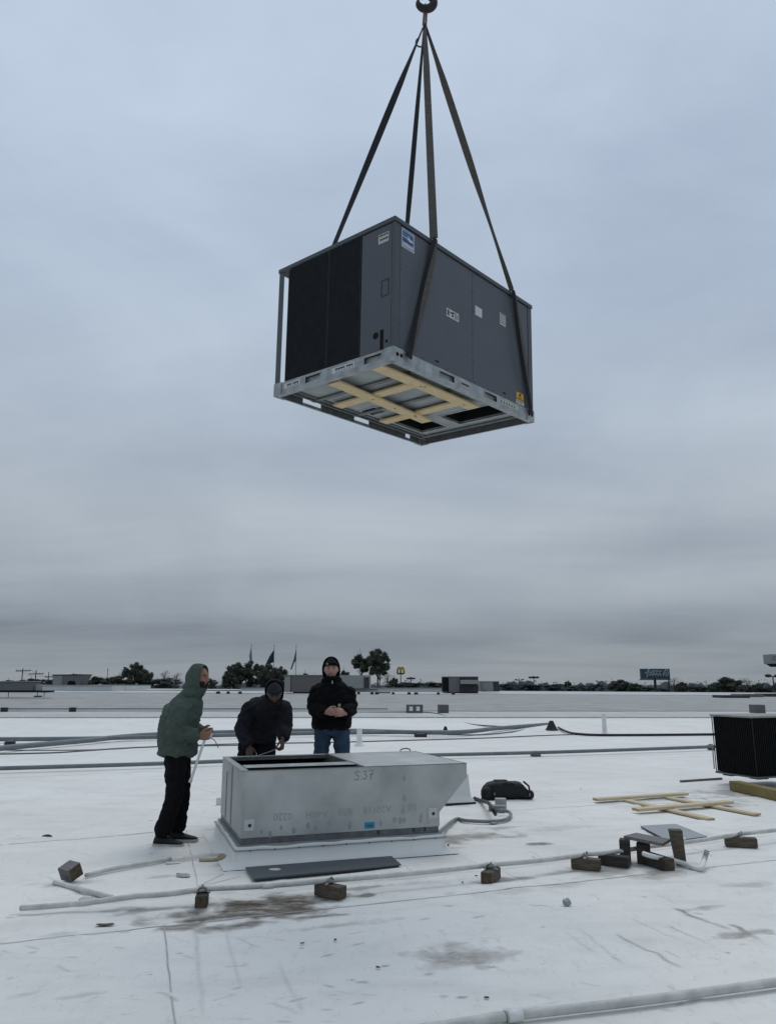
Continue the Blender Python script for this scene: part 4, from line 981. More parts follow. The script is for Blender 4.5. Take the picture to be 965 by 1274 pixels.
mb = MB(); mb.bevbox((-.16, -.07, .003), (.04, .05, .075), .015, Matrix.Rotation(-.25, 4, 'Z')); mb.build('fitting', M['conduit'], jb)
a_ = gr(625, 1008) - bx_p + V((0, .12, 0)); mb = MB(); mb.bevbox((a_.x - .07, a_.y - .05, .003), (a_.x + .06, a_.y + .05, .12), .006); mb.build('junction_box', M['galv'], jb)
a_ = gr(614, 1026); o_ = thing('debris_scrap', 'dark scrap on the roof below the conduit loop', 'scrap', a_); mb = MB(); mb.ell((0, 0, .015), (.05, .035, .014), None, 8, 5); mb.build('scrap', M['conduit'], o_)
# white box behind the steel adapter's sloping end
a_ = gr(566, 999); o_ = thing('vent_box', 'small white flashed box showing behind the sloping end of the steel box', 'vent box', a_, .33)
mb = MB(); mb.ring_loft([[V((x * w, y * w, z)) for x, y in ((-1, -1), (1, -1), (1, 1), (-1, 1))] for w, z in ((.19, .03), (.15, .10), (.13, .36), (.125, .365))]); mb.build('box_body', M['membrane'], o_)
mb = MB(); mb.bevbox((-.20, -.20, .003), (.20, .20, .03), .004); mb.build('base_plate', M['ink'], o_)
a_ = gr(272, 1001); o_ = thing('flashing_tab', 'small white membrane tab sticking up behind the left curb edge', 'flashing', a_, .3); mb = MB(); mb.bevbox((-.03, -.02, .0), (.03, .02, .085), .004); mb.build('tab', M['membrane'], o_)
# litter
def litter(px, py, sx, sy, sz, m, label, rz=0, name='debris_scrap', seed=1):
    p = gr(px, py); o_ = thing(name, label, 'scrap', p, rz); mb = MB(); mb.ell((0, 0, sz * .6), (sx, sy, sz), None, 14, 8)
    mb.v = [tuple(V(v) + mnoise.noise_vector(V(v) * (1.2 / max(sx, sy)) + V((seed, 0, 0))) * min(sx, sy) * .45) for v in mb.v]; mb.v = [(x, y, max(.002, z)) for x, y, z in mb.v]
    mb.build('scrap', m, o_, smooth=False); return o_
litter(59, 1041, .055, .02, .012, M['ink'], 'flat black scrap alone on the roof near the worker in green', 0)
litter(705, 1126, .033, .028, .025, M['sheet_mid'], 'crumpled foil ball on open roof below the timber blocks', .3, 'foil_ball', 4)
litter(228, 1090, .07, .04, .010, M['sheet_mid'], 'torn silver wrapper beside the curb corner', -.4, 'torn_wrapper', 7)
litter(215, 1074, .06, .03, .008, M['paper'], 'thin torn strip by the end of the broken pipe', .3, 'torn_wrapper', 9)
litter(105, 1126, .055, .04, .035, M['paper'], 'crumpled cream rag under the free end of the drain pipe', .2, 'rag', 12)
litter(276, 1066, .05, .025, .016, M['spray'], 'tan curled scrap by the curb skirt', .9, 'tan_scrap', 15)
litter(131, 1151, .06, .018, .006, M['leaf_litter'], 'dark smear of wet leaves below the drain pipe', .1, 'leaf_scrap', 18)
for i, (x, y, lb) in enumerate(((376, 1174, 'small dark crumb of debris on open roof below the middle of the drain pipe'), (417, 1170, 'small grey crumb of debris below the brown block by the steel sheet'), (575, 1098, 'dark crumb of debris just in front of the drain pipe, beside the lone block'),
        (605, 1242, 'dark flat crumb above the fat pipe coupling'), (552, 1061, 'dark bolt head lying off the far corner of the curb skirt'), (722, 982, 'dark crumb of debris behind the pale crate frame'), (470, 1204, 'grey torn flap on open roof near the photo centre bottom'), (592, 1090, 'dark crumb touching the shade of the drain pipe'))):
    litter(x, y, .013, .009, .005, M['leaf_litter'], lb, i, 'debris_crumb', i)['group'] = 'tiny dark debris crumbs on the white roof'

# ------------------------------------------------------------------ condenser at the right edge
def build_condenser():
    z_s = .155
    # fit a yawed box: left-rear, near corner, then beyond the frame
    c0 = gr(941, 969, z_s + .0); root = thing('condenser_unit', 'black condenser with pale lid standing on yellowish timber at the picture edge', 'condenser', (c0.x, c0.y, z_s), 0)
    hgt = 1.5 - c0.y * math.tan(math.atan((890 - CY) / F_PX) - PITCH) - z_s; hgt = at(941, 891, c0.y).z - z_s
    far = at(890, 957, c0.y + .75); d = V((far.x - c0.x, far.y - c0.y, 0)); dl = d.length; d = d.normalized(); n = V((-d.y, d.x, 0)); n = -n if n.x < 0 else n
    W = 1.05; X = frame(d, n, V((0, 0, 1)), V((0, 0, 0))); H = hgt
    mb = MB(); mb.bevbox((.012, .012, .03), (dl - .012, W - .012, H - .03), .03, X); mb.build('coil_core', M['cond'], root)
    ns = int(dl / .035); mb = MB()
    for i in range(ns + 1): mb.box((i * dl / ns - .003, -.0, .02), (i * dl / ns + .003, .014, H - .02), X)
    for i in range(int(W / .035) + 1): mb.box((0, i * .035 - .003 + .02, .0205), (.014, i * .035 + .003 + .02, H - .0205), X)
    for zz in (.02,): mb.box((-.001, -.001, zz), (dl + .001, .008, zz + .012), X); mb.box((-.0015, -.0012, zz + .0005), (.008, W, zz + .0115), X)
    mb.build('guard_louvre', M['cond_slat'], root)['kind'] = 'stuff'
    mb = MB(); mb.bevbox((-.02, -.02, H - .028), (dl + .02, W + .02, H), .010, X); mb.build('lid', M['cond_top'], root)
    mb = MB(); mb.bevbox((-.012, -.012, 0), (dl + .012, W + .012, .022), .006, X); mb.build('base_tray', M['unit_grey'], root)
    mb = MB(); mb.tube([X @ V((dl - .0, -.03, .06)), X @ V((dl - .0, -.03, H * .42))], .010, 6); mb.build('pipe_stub', M['galv'], root)
    mb = MB(); mb.bevbox((dl - .25, .05, -.026), (dl - .08, .25, -.001), .005, X); mb.bevbox((.08, .1, -.026), (.25, .3, -.001), .005, X); mb.bevbox((.08, W - .3, -.026), (.25, W - .1, -.001), .005, X); mb.bevbox((dl - .25, W - .3, -.026), (dl - .08, W - .1, -.001), .005, X); mb.build('rubber_foot', M['black'], root)['kind'] = 'stuff'
    a, b = gr(907, 983), gr(985, 1001); e = (b - a).normalized(); sl = thing('timber_sleeper', 'yellowish treated timber sleeper under the black condenser', 'sleeper', a, vec2ang(e))
    mb = MB(); mb.bevbox((0, 0, .002), (1.7, .16, .128), .008); mb.build('timber', M['sleeper'], sl)
    mb = MB(); mb.bevbox((-.002, .01, .01), (.001, .15, .12), .001); mb.build('end_grain', M['lumber_end'], sl)
    s2 = thing('timber_sleeper', 'rear timber sleeper hidden under the black condenser', 'sleeper', a + V((-e.y, e.x, 0)) * .75 + e * .1, vec2ang(e)); s2['label'] = 'second treated timber sleeper beneath the back of the black condenser'
    mb = MB(); mb.bevbox((0, 0, .002), (1.6, .16, .128), .008); mb.build('timber', M['sleeper'], s2)
build_condenser()

# ------------------------------------------------------------------ middle distance pipework
def run(name, label, pts, r, m, n=9, cat='pipe', group=None):
    P = smooth_path(pts, 5); base = V((P[0].x, P[0].y, 0)); o_ = thing(name, label, cat, base, 0, group); mb = MB(); mb.tube([p - base for p in P], r, n); mb.build('pipe_run', m, o_, smooth=True); return o_
run('gas_pipe', 'grey gas pipe running across the roof behind the three workers, upper of two', [gr(-60, 920, .10), gr(100, 919, .10), gr(200, 916.5, .10), gr(400, 912, .10), gr(552, 910.5, .10)], .055, M['pipe'])
run('gas_pipe', 'grey gas pipe slanting up to the black roof boot', [gr(-60, 938, .10), gr(0, 931, .10), gr(100, 922, .10), gr(200, 913.5, .12), gr(400, 908.8, .12), gr(552, 911.5, .12), gr(620, 906, .12), gr(684, 901, .12)], .062, M['pipe'])
run('gas_pipe', 'grey pipe lying just behind the steel box and reaching the condenser', [gr(-60, 958, .08), gr(0, 956, .08), gr(200, 950, .08), gr(420, 942, .08), gr(680, 936, .08), gr(900, 928.5, .08)], .036, M['pipe'])
run('roof_cable', 'thin dark cable wandering over the roof in front of the gas pipes', [gr(-40, 939, .01), gr(60, 937, .01), (gr(110, 934, .01)), gr(165, 930.5, .01), gr(285, 926, .01), gr(400, 924, .01), gr(480, 922, .01), gr(600, 918.5, .01), gr(720, 914, .01), gr(900, 914, .01)], .02, M['cable'], 6, 'cable')
run('roof_cable', 'second thin cable running close beside the wandering one', [gr(-40, 933, .01), gr(60, 933.5, .01), gr(130, 932.5, .01), gr(200, 929, .01), gr(330, 927, .01)], .013, M['cable'], 6, 'cable')
run('roof_cable', 'thin cable curling from the cinder blocks down to the gas pipe', [gr(440, 887, far_z(0, 36) + .0), at(520, 886, 36), at(545, 888, 34), at(560, 893.5, 30.5), gr(585, 901, .12), gr(625, 904, .12)], .022, M['cable'], 6, 'cable')
run('roof_cable', 'dark cable going from the roof boot to the condenser', [gr(694, 905, .10), gr(704, 910, .06), gr(718, 913, .04), gr(760, 914.5, .04), gr(900, 913.5, .04)], .035, M['black'], 6, 'cable')
run('roof_cable', 'thin cable sagging between the two gas pipes near the roof boot', [gr(556, 914, .03), gr(600, 914, .03), gr(640, 910, .03), gr(672, 904, .05)], .018, M['cable'], 6, 'cable')
def boot(px, py, w, h, label, m=M['black']):
    p = gr(px, py); o_ = thing('roof_boot', label, 'roof boot', p); mb = MB()
    mb.ring_loft([[V((r * (1 if i % 2 else .8) * math.cos(2 * math.pi * i / 12), r * math.sin(2 * math.pi * i / 12), z)) for i in range(12)] for r, z in ((w, .004), (w * .7, h * .3), (w * .4, h * .75), (w * .25, h))]); mb.build('rubber_cone', m, o_); return o_
boot(686, 910, .25, .33, 'tall black rubber roof boot where the gas pipe ends')
boot(554, 914, .15, .24, 'small black rubber roof boot at the bend of the gas pipe')
def vent(px, py, r, h, label):
    p = gr(px, py); o_ = thing('vent_pipe', label, 'vent pipe', p); mb = MB(); mb.tube([(0, 0, 0), (0, 0, .03), (0, 0, .08), (0, 0, h * .5), (0, 0, h)], [r * 2.2, r * 1.9, r * 1.1, r, r * .98], 16); mb.build('pipe_body', M['membrane'], o_, smooth=False); mb = MB(); mb.tube([(0, 0, h + .002), (0, 0, h + .004)], r * .8, 12); mb.build('pipe_bore', M['ink'], o_)
vent(447, 928, .065, .40, 'white roof vent pipe standing beside the worker in the black jacket')
vent(752, 914, .065, .58, 'slim white roof vent pipe between the boot and the condenser')
def support(px, py, w, h, label, m='block_dark', d=.12, z=0, name='pipe_support'):
    p = gr(px, py, z); o_ = thing(name, label, 'pipe support', p, .1, 'pipe supports on the roof'); mb = MB(); mb.bevbox((-w / 2, -d / 2, .001), (w / 2, d / 2, h), .008); mb.build('support_block', M[m], o_)
    mb = MB(); mb.bevbox((-w * .3, -d * .3, h), (w * .3, d * .3, h + .02), .004); mb.build('support_cap', M['clamp'], o_)
support(666, 941, .17, .09, 'dark block under the grey pipe to the right of the steel box', 'cinder', .22)
support(884, 933, .12, .11, 'dark block under the grey pipe against the condenser side')
support(12, 932, .22, .17, 'dark block under the gas pipes at their crossing near the edge')
support(523, 917, .34, .08, 'flat dark pad under the gas pipe beyond the steel box', 'block_dark', .2)
for px, lb in ((5, 'dark block on the ridge at the picture edge'), (90, 'dark block on the ridge behind the gas pipes')):
    p = at(px, 891, 37.0); o_ = thing('pipe_support', lb, 'pipe support', (p.x, p.y, far_z(p.x, 37)), .1, 'pipe supports on the roof'); mb = MB(); mb.bevbox((-.14, -.1, 0), (.14, .1, .20), .01); mb.build('support_block', M['block_dark'], o_)
mb = MB(); pts = [V((x, 37.2, far_z(x, 37.2) + .13)) for x in (-24, -16, -8, 0)]; o_ = thing('conduit_run', 'thin conduit along the ridge behind the gas pipes', 'conduit', pts[0]); mb.tube([p - pts[0] for p in pts], .025, 6); mb.build('pipe_run', M['cable'], o_)
def cinder(px, label, Y=35.5, turned=False):
    p = at(px, 880, Y); o_ = thing('cinder_block', label, 'cinder block', (p.x, p.y, far_z(p.x, Y)), 0, 'cinder blocks on the roof ridge')
    mb = MB(); h, t, hl = .36, .3, .37
    if turned: mb.bevbox((-.23, -t, 0), (.23, t, h), .015); mb.build('block_body', M['cinder'], o_); return
    for x0, x1 in ((-hl, -hl + .13), (-.07, .07), (hl - .13, hl)): mb.bevbox((x0, -t / 2, .08), (x1, t / 2, h - .08), .006)
    mb.bevbox((-hl, -t / 2, 0), (hl, t / 2, .08), .006); mb.bevbox((-hl, -t / 2, h - .08), (hl, t / 2, h), .006); mb.build('block_body', M['cinder'], o_)
cinder(515.5, 'cinder block with its two square holes facing us')
cinder(551, 'cinder block turned with its solid end facing us', turned=True)
cinder(941, 'cinder block showing just above the condenser lid', turned=True)

# ------------------------------------------------------------------ people
def skin_mat(name, base, lips, brow, beard=None):
    m = bpy.data.materials.new(name); m.use_nodes = True; nt = m.node_tree; N = nt.nodes; L = nt.links; b = N['Principled BSDF']
    b.inputs['Roughness'].default_value = .55; b.inputs['Specular IOR Level'].default_value = .3
    n = N.new('ShaderNodeTexNoise'); n.inputs['Scale'].default_value = 30; n.inputs['Detail'].default_value = 3
    tc = N.new('ShaderNodeTexCoord'); L.new(tc.outputs['Object'], n.inputs[0])
    r = N.new('ShaderNodeValToRGB'); e = r.color_ramp.elements; e[0].position = .35; e[0].color = (*[c * .85 for c in base], 1); e[1].position = .65; e[1].color = (*base, 1); L.new(n.outputs[0], r.inputs[0])
    c = r.outputs[0]
    for an, col in (('lips', lips), ('brow', brow), ('beard', beard or brow)):
        a = N.new('ShaderNodeAttribute'); a.attribute_name = an; x = N.new('ShaderNodeMix'); x.data_type = 'RGBA'; L.new(a.outputs['Fac'], x.inputs[0]); L.new(c, x.inputs[6]); x.inputs[7].default_value = (*col, 1); c = x.outputs[2]
    L.new(c, b.inputs['Base Color']); return m
SK_A = skin_mat('skin_warm', (.29, .155, .115), (.20, .08, .065), (.02, .013, .01))
SK_B = skin_mat('skin_deep', (.10, .058, .043), (.09, .04, .034), (.012, .009, .008))
SK_C = skin_mat('skin_fair', (.44, .25, .195), (.32, .13, .11), (.05, .032, .022))
def g2(a, b, s): return math.exp(-((a / s[0]) ** 2 + (b / s[1]) ** 2))
def head_pts(nu=44, nv=34):
    """head surface in its own frame: x to the person's left, y forward, z up, origin mid-head"""
    vs = []; fs = []
    def P(th, ph):
        d = V((math.sin(th) * math.sin(ph), math.sin(th) * math.cos(ph), math.cos(th)))
        p = V((d.x * .076, d.y * .098, d.z * .118))
        front = max(0, d.y); back = max(0, -d.y)
        low = max(0, min(1, (-p.z - .012) / .10))
        p.x *= 1 - .34 * low ** 1.3; 
        if d.y < 0: p.y *= 1 + .04 * (1 - low); p.y *= 1 - .30 * low
        else: p.y *= 1 - .05 * low
        x, z = p.x, p.z
        if d.y > 0:
            f = front ** .5
            p.y += f * (.026 * g2(x, z + .018, (.012, .022)) + .012 * g2(x, z - .004, (.009, .022)) + .006 * (g2(x - .030, z - .030, (.024, .009)) + g2(x + .030, z - .030, (.024, .009)))
                        - .011 * (g2(x - .031, z - .012, (.017, .012)) + g2(x + .031, z - .012, (.017, .012))) + .006 * (g2(x - .04, z + .02, (.018, .02)) + g2(x + .04, z + .02, (.018, .02)))
                        + .007 * g2(x, z + .051, (.022, .009)) - .004 * g2(x, z + .0585, (.02, .003)) + .005 * g2(x, z + .066, (.018, .007)) + .010 * g2(x, z + .095, (.022, .016)) - .003 * g2(x, z + .078, (.025, .006)))
        return p
    vs.append(P(0.0001, 0))
    for i in range(1, nv):
        for j in range(nu): vs.append(P(math.pi * i / nv, 2 * math.pi * j / nu))
    vs.append(P(math.pi - .0001, 0))
    for j in range(nu): fs.append((0, 1 + j, 1 + (j + 1) % nu))
    for i in range(nv - 2):
        a = 1 + i * nu
        for j in range(nu): fs.append((a + j, a + nu + j, a + nu + (j + 1) % nu, a + (j + 1) % nu))
    l = len(vs) - 1; a = 1 + (nv - 2) * nu
    for j in range(nu): fs.append((l, a + (j + 1) % nu, a + j))
    return vs, fs
def basis(fwd, up):
    f = V(fwd).normalized(); u = V(up); u = (u - f * u.dot(f)).normalized(); l = u.cross(f); return l, f, u      # left, forward, up
def hand_into(mb, wrist, d, palm_n, thumb, curl=(.5, .55, .6, .7), scale=1.0, spread=.06):
    """palm and five fingers; d points along the hand, palm_n out of the palm, thumb towards the thumb side"""
    d = V(d).normalized(); n = V(palm_n); n = (n - d * n.dot(d)).normalized(); t = V(thumb); t = (t - d * t.dot(d) - n * t.dot(n)).normalized(); S = scale
    w = V(wrist); rings = []
    for k, (x, hw, ht) in enumerate(((-.03, .026, .019), (0, .027, .018), (.02, .034, .017), (.045, .041, .016), (.07, .042, .0145), (.088, .039, .012), (.096, .034, .008))):
        c = w + d * x * S; rings.append([c + t * math.cos(2 * math.pi * j / 14) * hw * S + n * math.sin(2 * math.pi * j / 14) * ht * S for j in range(14)])
    mb.ring_loft(rings)
    for i, (off, ln, r) in enumerate(((.030, .92, .0088), (.010, 1.0, .0092), (-.010, .94, .0088), (-.029, .76, .0078))):
        p = w + (d * (.088 - .004 * abs(i - 1)) + t * off) * S; dd = (d + t * (off * spread * 20)).normalized(); c = curl[i]; pts = [p - dd * .012 * S, p]; rad = [r * S, r * S]
        a = 0
        for k, (sl, cc) in enumerate(((.042, .75), (.026, 1.1), (.021, .8))):
            a += c * cc; v = dd * math.cos(a) + n * math.sin(a); p = p + v * sl * ln * S; pts.append(p); rad.append(r * S * (1 - .09 * (k + 1)))
        pts.append(p + v * .004 * S); rad.append(r * S * .45); mb.tube(pts, rad, 9, ref=tuple(t))
    p = w + (d * .022 + t * .030) * S; v1 = (d * .72 + t * .62 + n * .35).normalized(); v2 = (d * .90 + t * .15 + n * .42).normalized(); v3 = (d * .85 - t * .12 + n * .5).normalized()
    pts = [p - v1 * .012 * S, p, p + v1 * .036 * S, p + (v1 * .036 + v2 * .030) * S, p + (v1 * .036 + v2 * .030 + v3 * .022) * S, p + (v1 * .036 + v2 * .030 + v3 * .026) * S]
    mb.tube(pts, [.013 * S, .0145 * S, .0118 * S, .0105 * S, .0085 * S, .004 * S], 9)
def limb(mb, pts, rad, n=14):
    P = smooth_path([V(p) for p in pts], 4); R = []
    m = len(pts) - 1
    for i in range(len(P)):
        k = min(m - 1, i // 4); t = (i - 4 * k) / 4; R.append(rad[k] + (rad[k + 1] - rad[k]) * t)
    mb.tube(P, R, n)
def torso(mb, secs, n=22):
    """secs: centre, left vector (unit), forward vector (unit), half width, half depth"""
    rings = []
    for c, l, f, hw, hd in secs:
        r = []
        for j in range(n):
            a = 2 * math.pi * j / n; ca, sa = math.cos(a), math.sin(a); e = .8
            r.append(V(c) + V(l) * math.copysign(abs(ca) ** e, ca) * hw + V(f) * math.copysign(abs(sa) ** e, sa) * hd)
        rings.append(r)
    mb.ring_loft(rings)
def cloth(mb, vox, wr, ws, seed=0, smooth=4):
    me = mb.mesh('cloth', [], False)
    me = modded(me, [('REMESH', dict(mode='VOXEL', voxel_size=vox)), ('SMOOTH', dict(factor=.6, iterations=smooth))], 'cloth')
    me.update()
    nrm = [v.normal.copy() for v in me.vertices]
    for v, nn in zip(me.vertices, nrm):
        p = v.co; a = mnoise.noise(V((p.x * ws + seed, p.y * ws, p.z * ws * 1.5))); b = mnoise.noise(V((p.x * ws * 2.3, p.y * ws * 2.3 + seed, p.z * ws * 2.6)))
        v.co = p + nn * (wr * (1 - abs(a) * 2.2) * .8 + wr * .45 * b)
    me.polygons.foreach_set('use_smooth', [True] * len(me.polygons)); me.update(); return me
class Person:
    def __init__(s, label, root, J, skin, group=None):
        s.J = J; s.root = V(root); s.label = label; s.skin = skin
    def loc(s, p): return V(p) - s.root
def make_person(label, root, J, skin, top_m, leg_m, beard=False, hood=None, hat=None, hand_l=None, hand_r=None, bulk=1.0, seed=1, patch=None, shoe_m='shoe', brow_beard=.0, smile=False, legs=1.0):
    root = V(root); Lc = lambda p: V(p) - root
    l = lambda k: Lc(J[k])
    hl, hf, hu = basis(J['face'], J['head_up']); HM = frame(hl, hf, hu, Lc(J['head']))
    sl = (V(J['sh_l']) - V(J['sh_r'])).normalized()
    neck = l('neck'); pel = l('pelvis'); up = (neck - pel).normalized(); sl = (sl - up * sl.dot(up)).normalized(); fw = up.cross(sl) * -1
    fw = (sl.cross(up)).normalized() * -1 if (sl.cross(up)).dot(V(J['body_fwd'])) < 0 else sl.cross(up).normalized()
    pl = (V(J['hip_l']) - V(J['hip_r'])).normalized(); pf = V(J['body_fwd']); pf = (pf - pl * pf.dot(pl)).normalized()
    pup = pl.cross(pf); pup = pup if pup.z > 0 else -pup
    # ---- body: one continuous skin
    mb = MB(); hv, hfc = head_pts(); mb.add([HM @ p for p in hv], hfc)
    for e in (-1, 1): mb.ell((e * .076, -.012, -.008), (.010, .020, .031), HM, 12, 8)
    hb = HM @ V((0, -.022, -.07)); mb.tube([neck - up * .05, neck, neck.lerp(hb, .5), hb, HM @ V((0, -.012, -.02))], [.075, .062, .056, .057, .06], 16)
    mid = pel.lerp(neck, .42); chest = pel.lerp(neck, .74)
    tl = lambda k: (pl * (1 - k) + sl * k).normalized(); tf = lambda k: (pf * (1 - k) + fw * k).normalized()
    bow = J.get('bow', 0); bo = lambda k: fw * (-bow * math.sin(math.pi * k))
    T0 = [(pel - pup * .07, tl(0), tf(0), .13, .09), (pel, tl(0), tf(0), .165, .112), (pel.lerp(neck, .22) + bo(.22), tl(.3), tf(.3), .155, .105), (mid + bo(.42), tl(.6), tf(.6), .155, .108), (chest + bo(.74), sl, fw, .18, .118), (pel.lerp(neck, .90) + bo(.9), sl, fw, .165, .09), (neck - up * .005, sl, fw, .085, .066)]
    torso(mb, T0)
    for sd_ in ('l', 'r'):
        S, E, W_ = l('sh_' + sd_), l('el_' + sd_), l('wr_' + sd_)
        limb(mb, [S.lerp(chest, .25), S, S.lerp(E, .5), E, E.lerp(W_, .4), W_], [.058, .058, .05, .040, .040, .027])
        H_, K, A = l('hip_' + sd_), l('kn_' + sd_), l('an_' + sd_)
        limb(mb, [H_ + pup * .04, H_, H_.lerp(K, .5), K, K.lerp(A, .35), A], [.08, .078, .062, .044, .044, .034])
        tdir = V(J['toe_' + sd_]).normalized(); limb(mb, [A + V((0, 0, -.035)) - tdir * .03, A + V((0, 0, -.058)) + tdir * .05, A + V((0, 0, -.068)) + tdir * .13], [.030, .022, .014])
    for sd_, hd in (('l', hand_l), ('r', hand_r)): hand_into(mb, l('wr_' + sd_) + (V(hd['d']).normalized() * .012), hd['d'], hd['n'], hd['t'], hd.get('curl', (.5, .55, .6, .7)), hd.get('scale', 1.04))
    me = mb.mesh('person', [], False)
    me = modded(me, [('REMESH', dict(mode='VOXEL', voxel_size=.0052)), ('SMOOTH', dict(factor=.5, iterations=2))], 'person')
    me.materials.clear(); me.materials.append(skin); inv = HM.inverted(); at_ = {k: np.zeros(len(me.vertices), np.float32) for k in ('lips', 'brow', 'beard')}
    for i, v in enumerate(me.vertices):
        q = inv @ v.co
        if abs(q.x) < .13 and -.14 < q.z < .14 and abs(q.y) < .16:
            if q.y > .04:
                wl = .030 if smile else .024
                at_['lips'][i] = min(1, 1.3 * math.exp(-((q.x / wl) ** 4)) * math.exp(-(((q.z + .058) / .011) ** 4)))
                at_['brow'][i] = min(1, sum(1.1 * math.exp(-(((q.x - e * .032) / .021) ** 4)) * math.exp(-(((q.z - .030) / .0055) ** 2)) for e in (-1, 1)))
            if brow_beard: at_['beard'][i] = brow_beard * max(0, min(1, (-q.z - .035) / .015)) * (1 if q.y > -.02 else 0) * (1 - at_['lips'][i])
    for k in at_: a_ = me.attributes.new(k, 'FLOAT', 'POINT'); a_.data.foreach_set('value', at_[k])
    me.polygons.foreach_set('use_smooth', [True] * len(me.polygons))
    body = bpy.data.objects.new('person', me); COL.objects.link(body); body.location = root; tag(body, label, 'person')
    for e in (-1, 1):
        mb = MB(); mb.ell((e * .031, .079, .013), (.0120, .0108, .0095), HM, 14, 10); mb.slot(1); mb.ell((e * .031 + .0005, .0885, .0125), (.0055, .003, .0055), HM, 10, 6); mb.build('eye', [M['eye_white'], M['iris']], body, smooth=True)
        mb = MB(); mb.ell((e * .031, .0795, .0170), (.0145, .0130, .0065), HM, 12, 8); mb.build('eyelid', skin, body, smooth=True)
    if smile:
        mb = MB(); mb.ell((0, .0945, -.0585), (.019, .006, .0045), HM, 14, 8); mb.build('teeth', M['eye_white'], body, smooth=True)
    if beard:
        mb = MB(); keep = {}; 
        vs2 = []; fs2 = []
        for i, p in enumerate(hv):
            if p.z < -.030 and p.y > -.035 and not (abs(p.x) < .023 and -.068 < p.z < -.047) and not (p.z > -.047 and abs(p.x) < .036 and p.z > -.036): keep[i] = len(vs2); vs2.append(p)
        cen = V((0, .0, -.05)); ins = [HM @ (p * .97) for p in vs2]; outs = [HM @ (p + (p - cen).normalized() * .012 * min(1, max(.3, (-p.z - .03) / .02))) for p in vs2]; n = len(vs2)
        for f in hfc:
            if all(i in keep for i in f): q = tuple(keep[i] for i in f); fs2.append(tuple(n + i for i in q)); fs2.append(tuple(reversed(q)))
        mb.add(ins + outs, fs2); mb.build('beard', M['beard'], body, smooth=True)
    # ---- trousers
    B_ = legs; mb = MB()
    torso(mb, [(pel - pup * .07, tl(0), tf(0), .12, .10), (pel - pup * .04, tl(0), tf(0), .185 * B_, .135 * B_), (pel + pup * .06, tl(0), tf(0), .178 * B_, .128 * B_), (pel + pup * .13, tl(.1), tf(.1), .17 * B_, .122 * B_)])
    for sd_ in ('l', 'r'):
        H_, K, A = l('hip_' + sd_), l('kn_' + sd_), l('an_' + sd_)
        limb(mb, [H_ + pup * .05, H_, H_.lerp(K, .45), K, K.lerp(A, .5), A + V((0, 0, .06)), A + V((0, 0, -.005))], [.108 * B_, .110 * B_, .096 * B_, .080 * B_, .076 * B_, .078 * B_, .074 * B_], 16)
    o = link('trousers', cloth(mb, .012, .013, 9, seed, 3), body); o.data.materials.append(leg_m)
    # ---- shoes
    for sd_ in ('l', 'r'):
        A = l('an_' + sd_); td = V(J['toe_' + sd_]); td.z = 0; td.normalize(); sdv = V((-td.y, td.x, 0)); g = A.z - .085 if 'ground' not in J else -root.z + 0.0
        g = V((A.x, A.y, -root.z + J.get('g_' + sd_, 0.0)))
        mb = MB(); rings = []
        for x, hw, h in ((-.085, .022, .05), (-.075, .034, .085), (-.05, .039, .115), (-.01, .041, .118), (.03, .042, .095), (.08, .047, .072), (.13, .049, .058), (.17, .044, .048), (.195, .028, .036)):
            r = []
            for j in range(16):
                a = 2 * math.pi * j / 16; cz = math.sin(a); r.append(g + td * x + sdv * math.cos(a) * hw + V((0, 0, .022 + (h - .022) * (.5 + .5 * cz))))
            rings.append(r)
        mb.ring_loft(rings); sh_o = mb.build('shoe', M[shoe_m], body, smooth=True)
        mb = MB(); pr = [(-.088, -.026), (-.06, -.041), (0, -.043), (.06, -.046), (.12, -.051), (.17, -.046), (.203, -.02), (.203, .02), (.17, .046), (.12, .051), (.06, .046), (0, .043), (-.06, .041), (-.088, .026)]
        mb.prism([(a, b) for a, b in pr], .003, .027, frame(td, sdv, V((0, 0, 1)), g)); mb.build('sole', M['sole'], sh_o)
    # ---- top garment
    B_ = bulk; mb = MB(); hem = J.get('hem', .08)
    torso(mb, [(pel - pup * (hem + .012), tl(0), tf(0), .178 * B_, .140 * B_), (pel - pup * hem, tl(0), tf(0), .200 * B_, .150 * B_), (pel + pup * .02, tl(.1), tf(.1), .203 * B_, .155 * B_), (pel.lerp(neck, .25) + bo(.25), tl(.3), tf(.3), .198 * B_, .152 * B_), (mid + bo(.42), tl(.6), tf(.6), .200 * B_, .150 * B_), (chest + bo(.74), sl, fw, .205 * B_, .148 * B_), (pel.lerp(neck, .88) + bo(.9), sl, fw, .178 * B_, .122 * B_), (pel.lerp(neck, .96), sl, fw, .135 * B_, .105 * B_), (neck + up * .02, sl, fw, .095, .092), (neck + up * .05, sl, fw, .082, .082)])
    for sd_ in ('l', 'r'):
        S, E, W_ = l('sh_' + sd_), l('el_' + sd_), l('wr_' + sd_)
        limb(mb, [S.lerp(chest, .35), S, S.lerp(E, .5), E, E.lerp(W_, .5), W_.lerp(E, .10), W_], [.078 * B_, .074 * B_, .075 * B_, .070 * B_, .064 * B_, .054 * B_, .040 * B_], 16)
    o = link('jacket', cloth(mb, .0115, .021, 8, seed + 7, 3), body); o.data.materials.append(top_m)
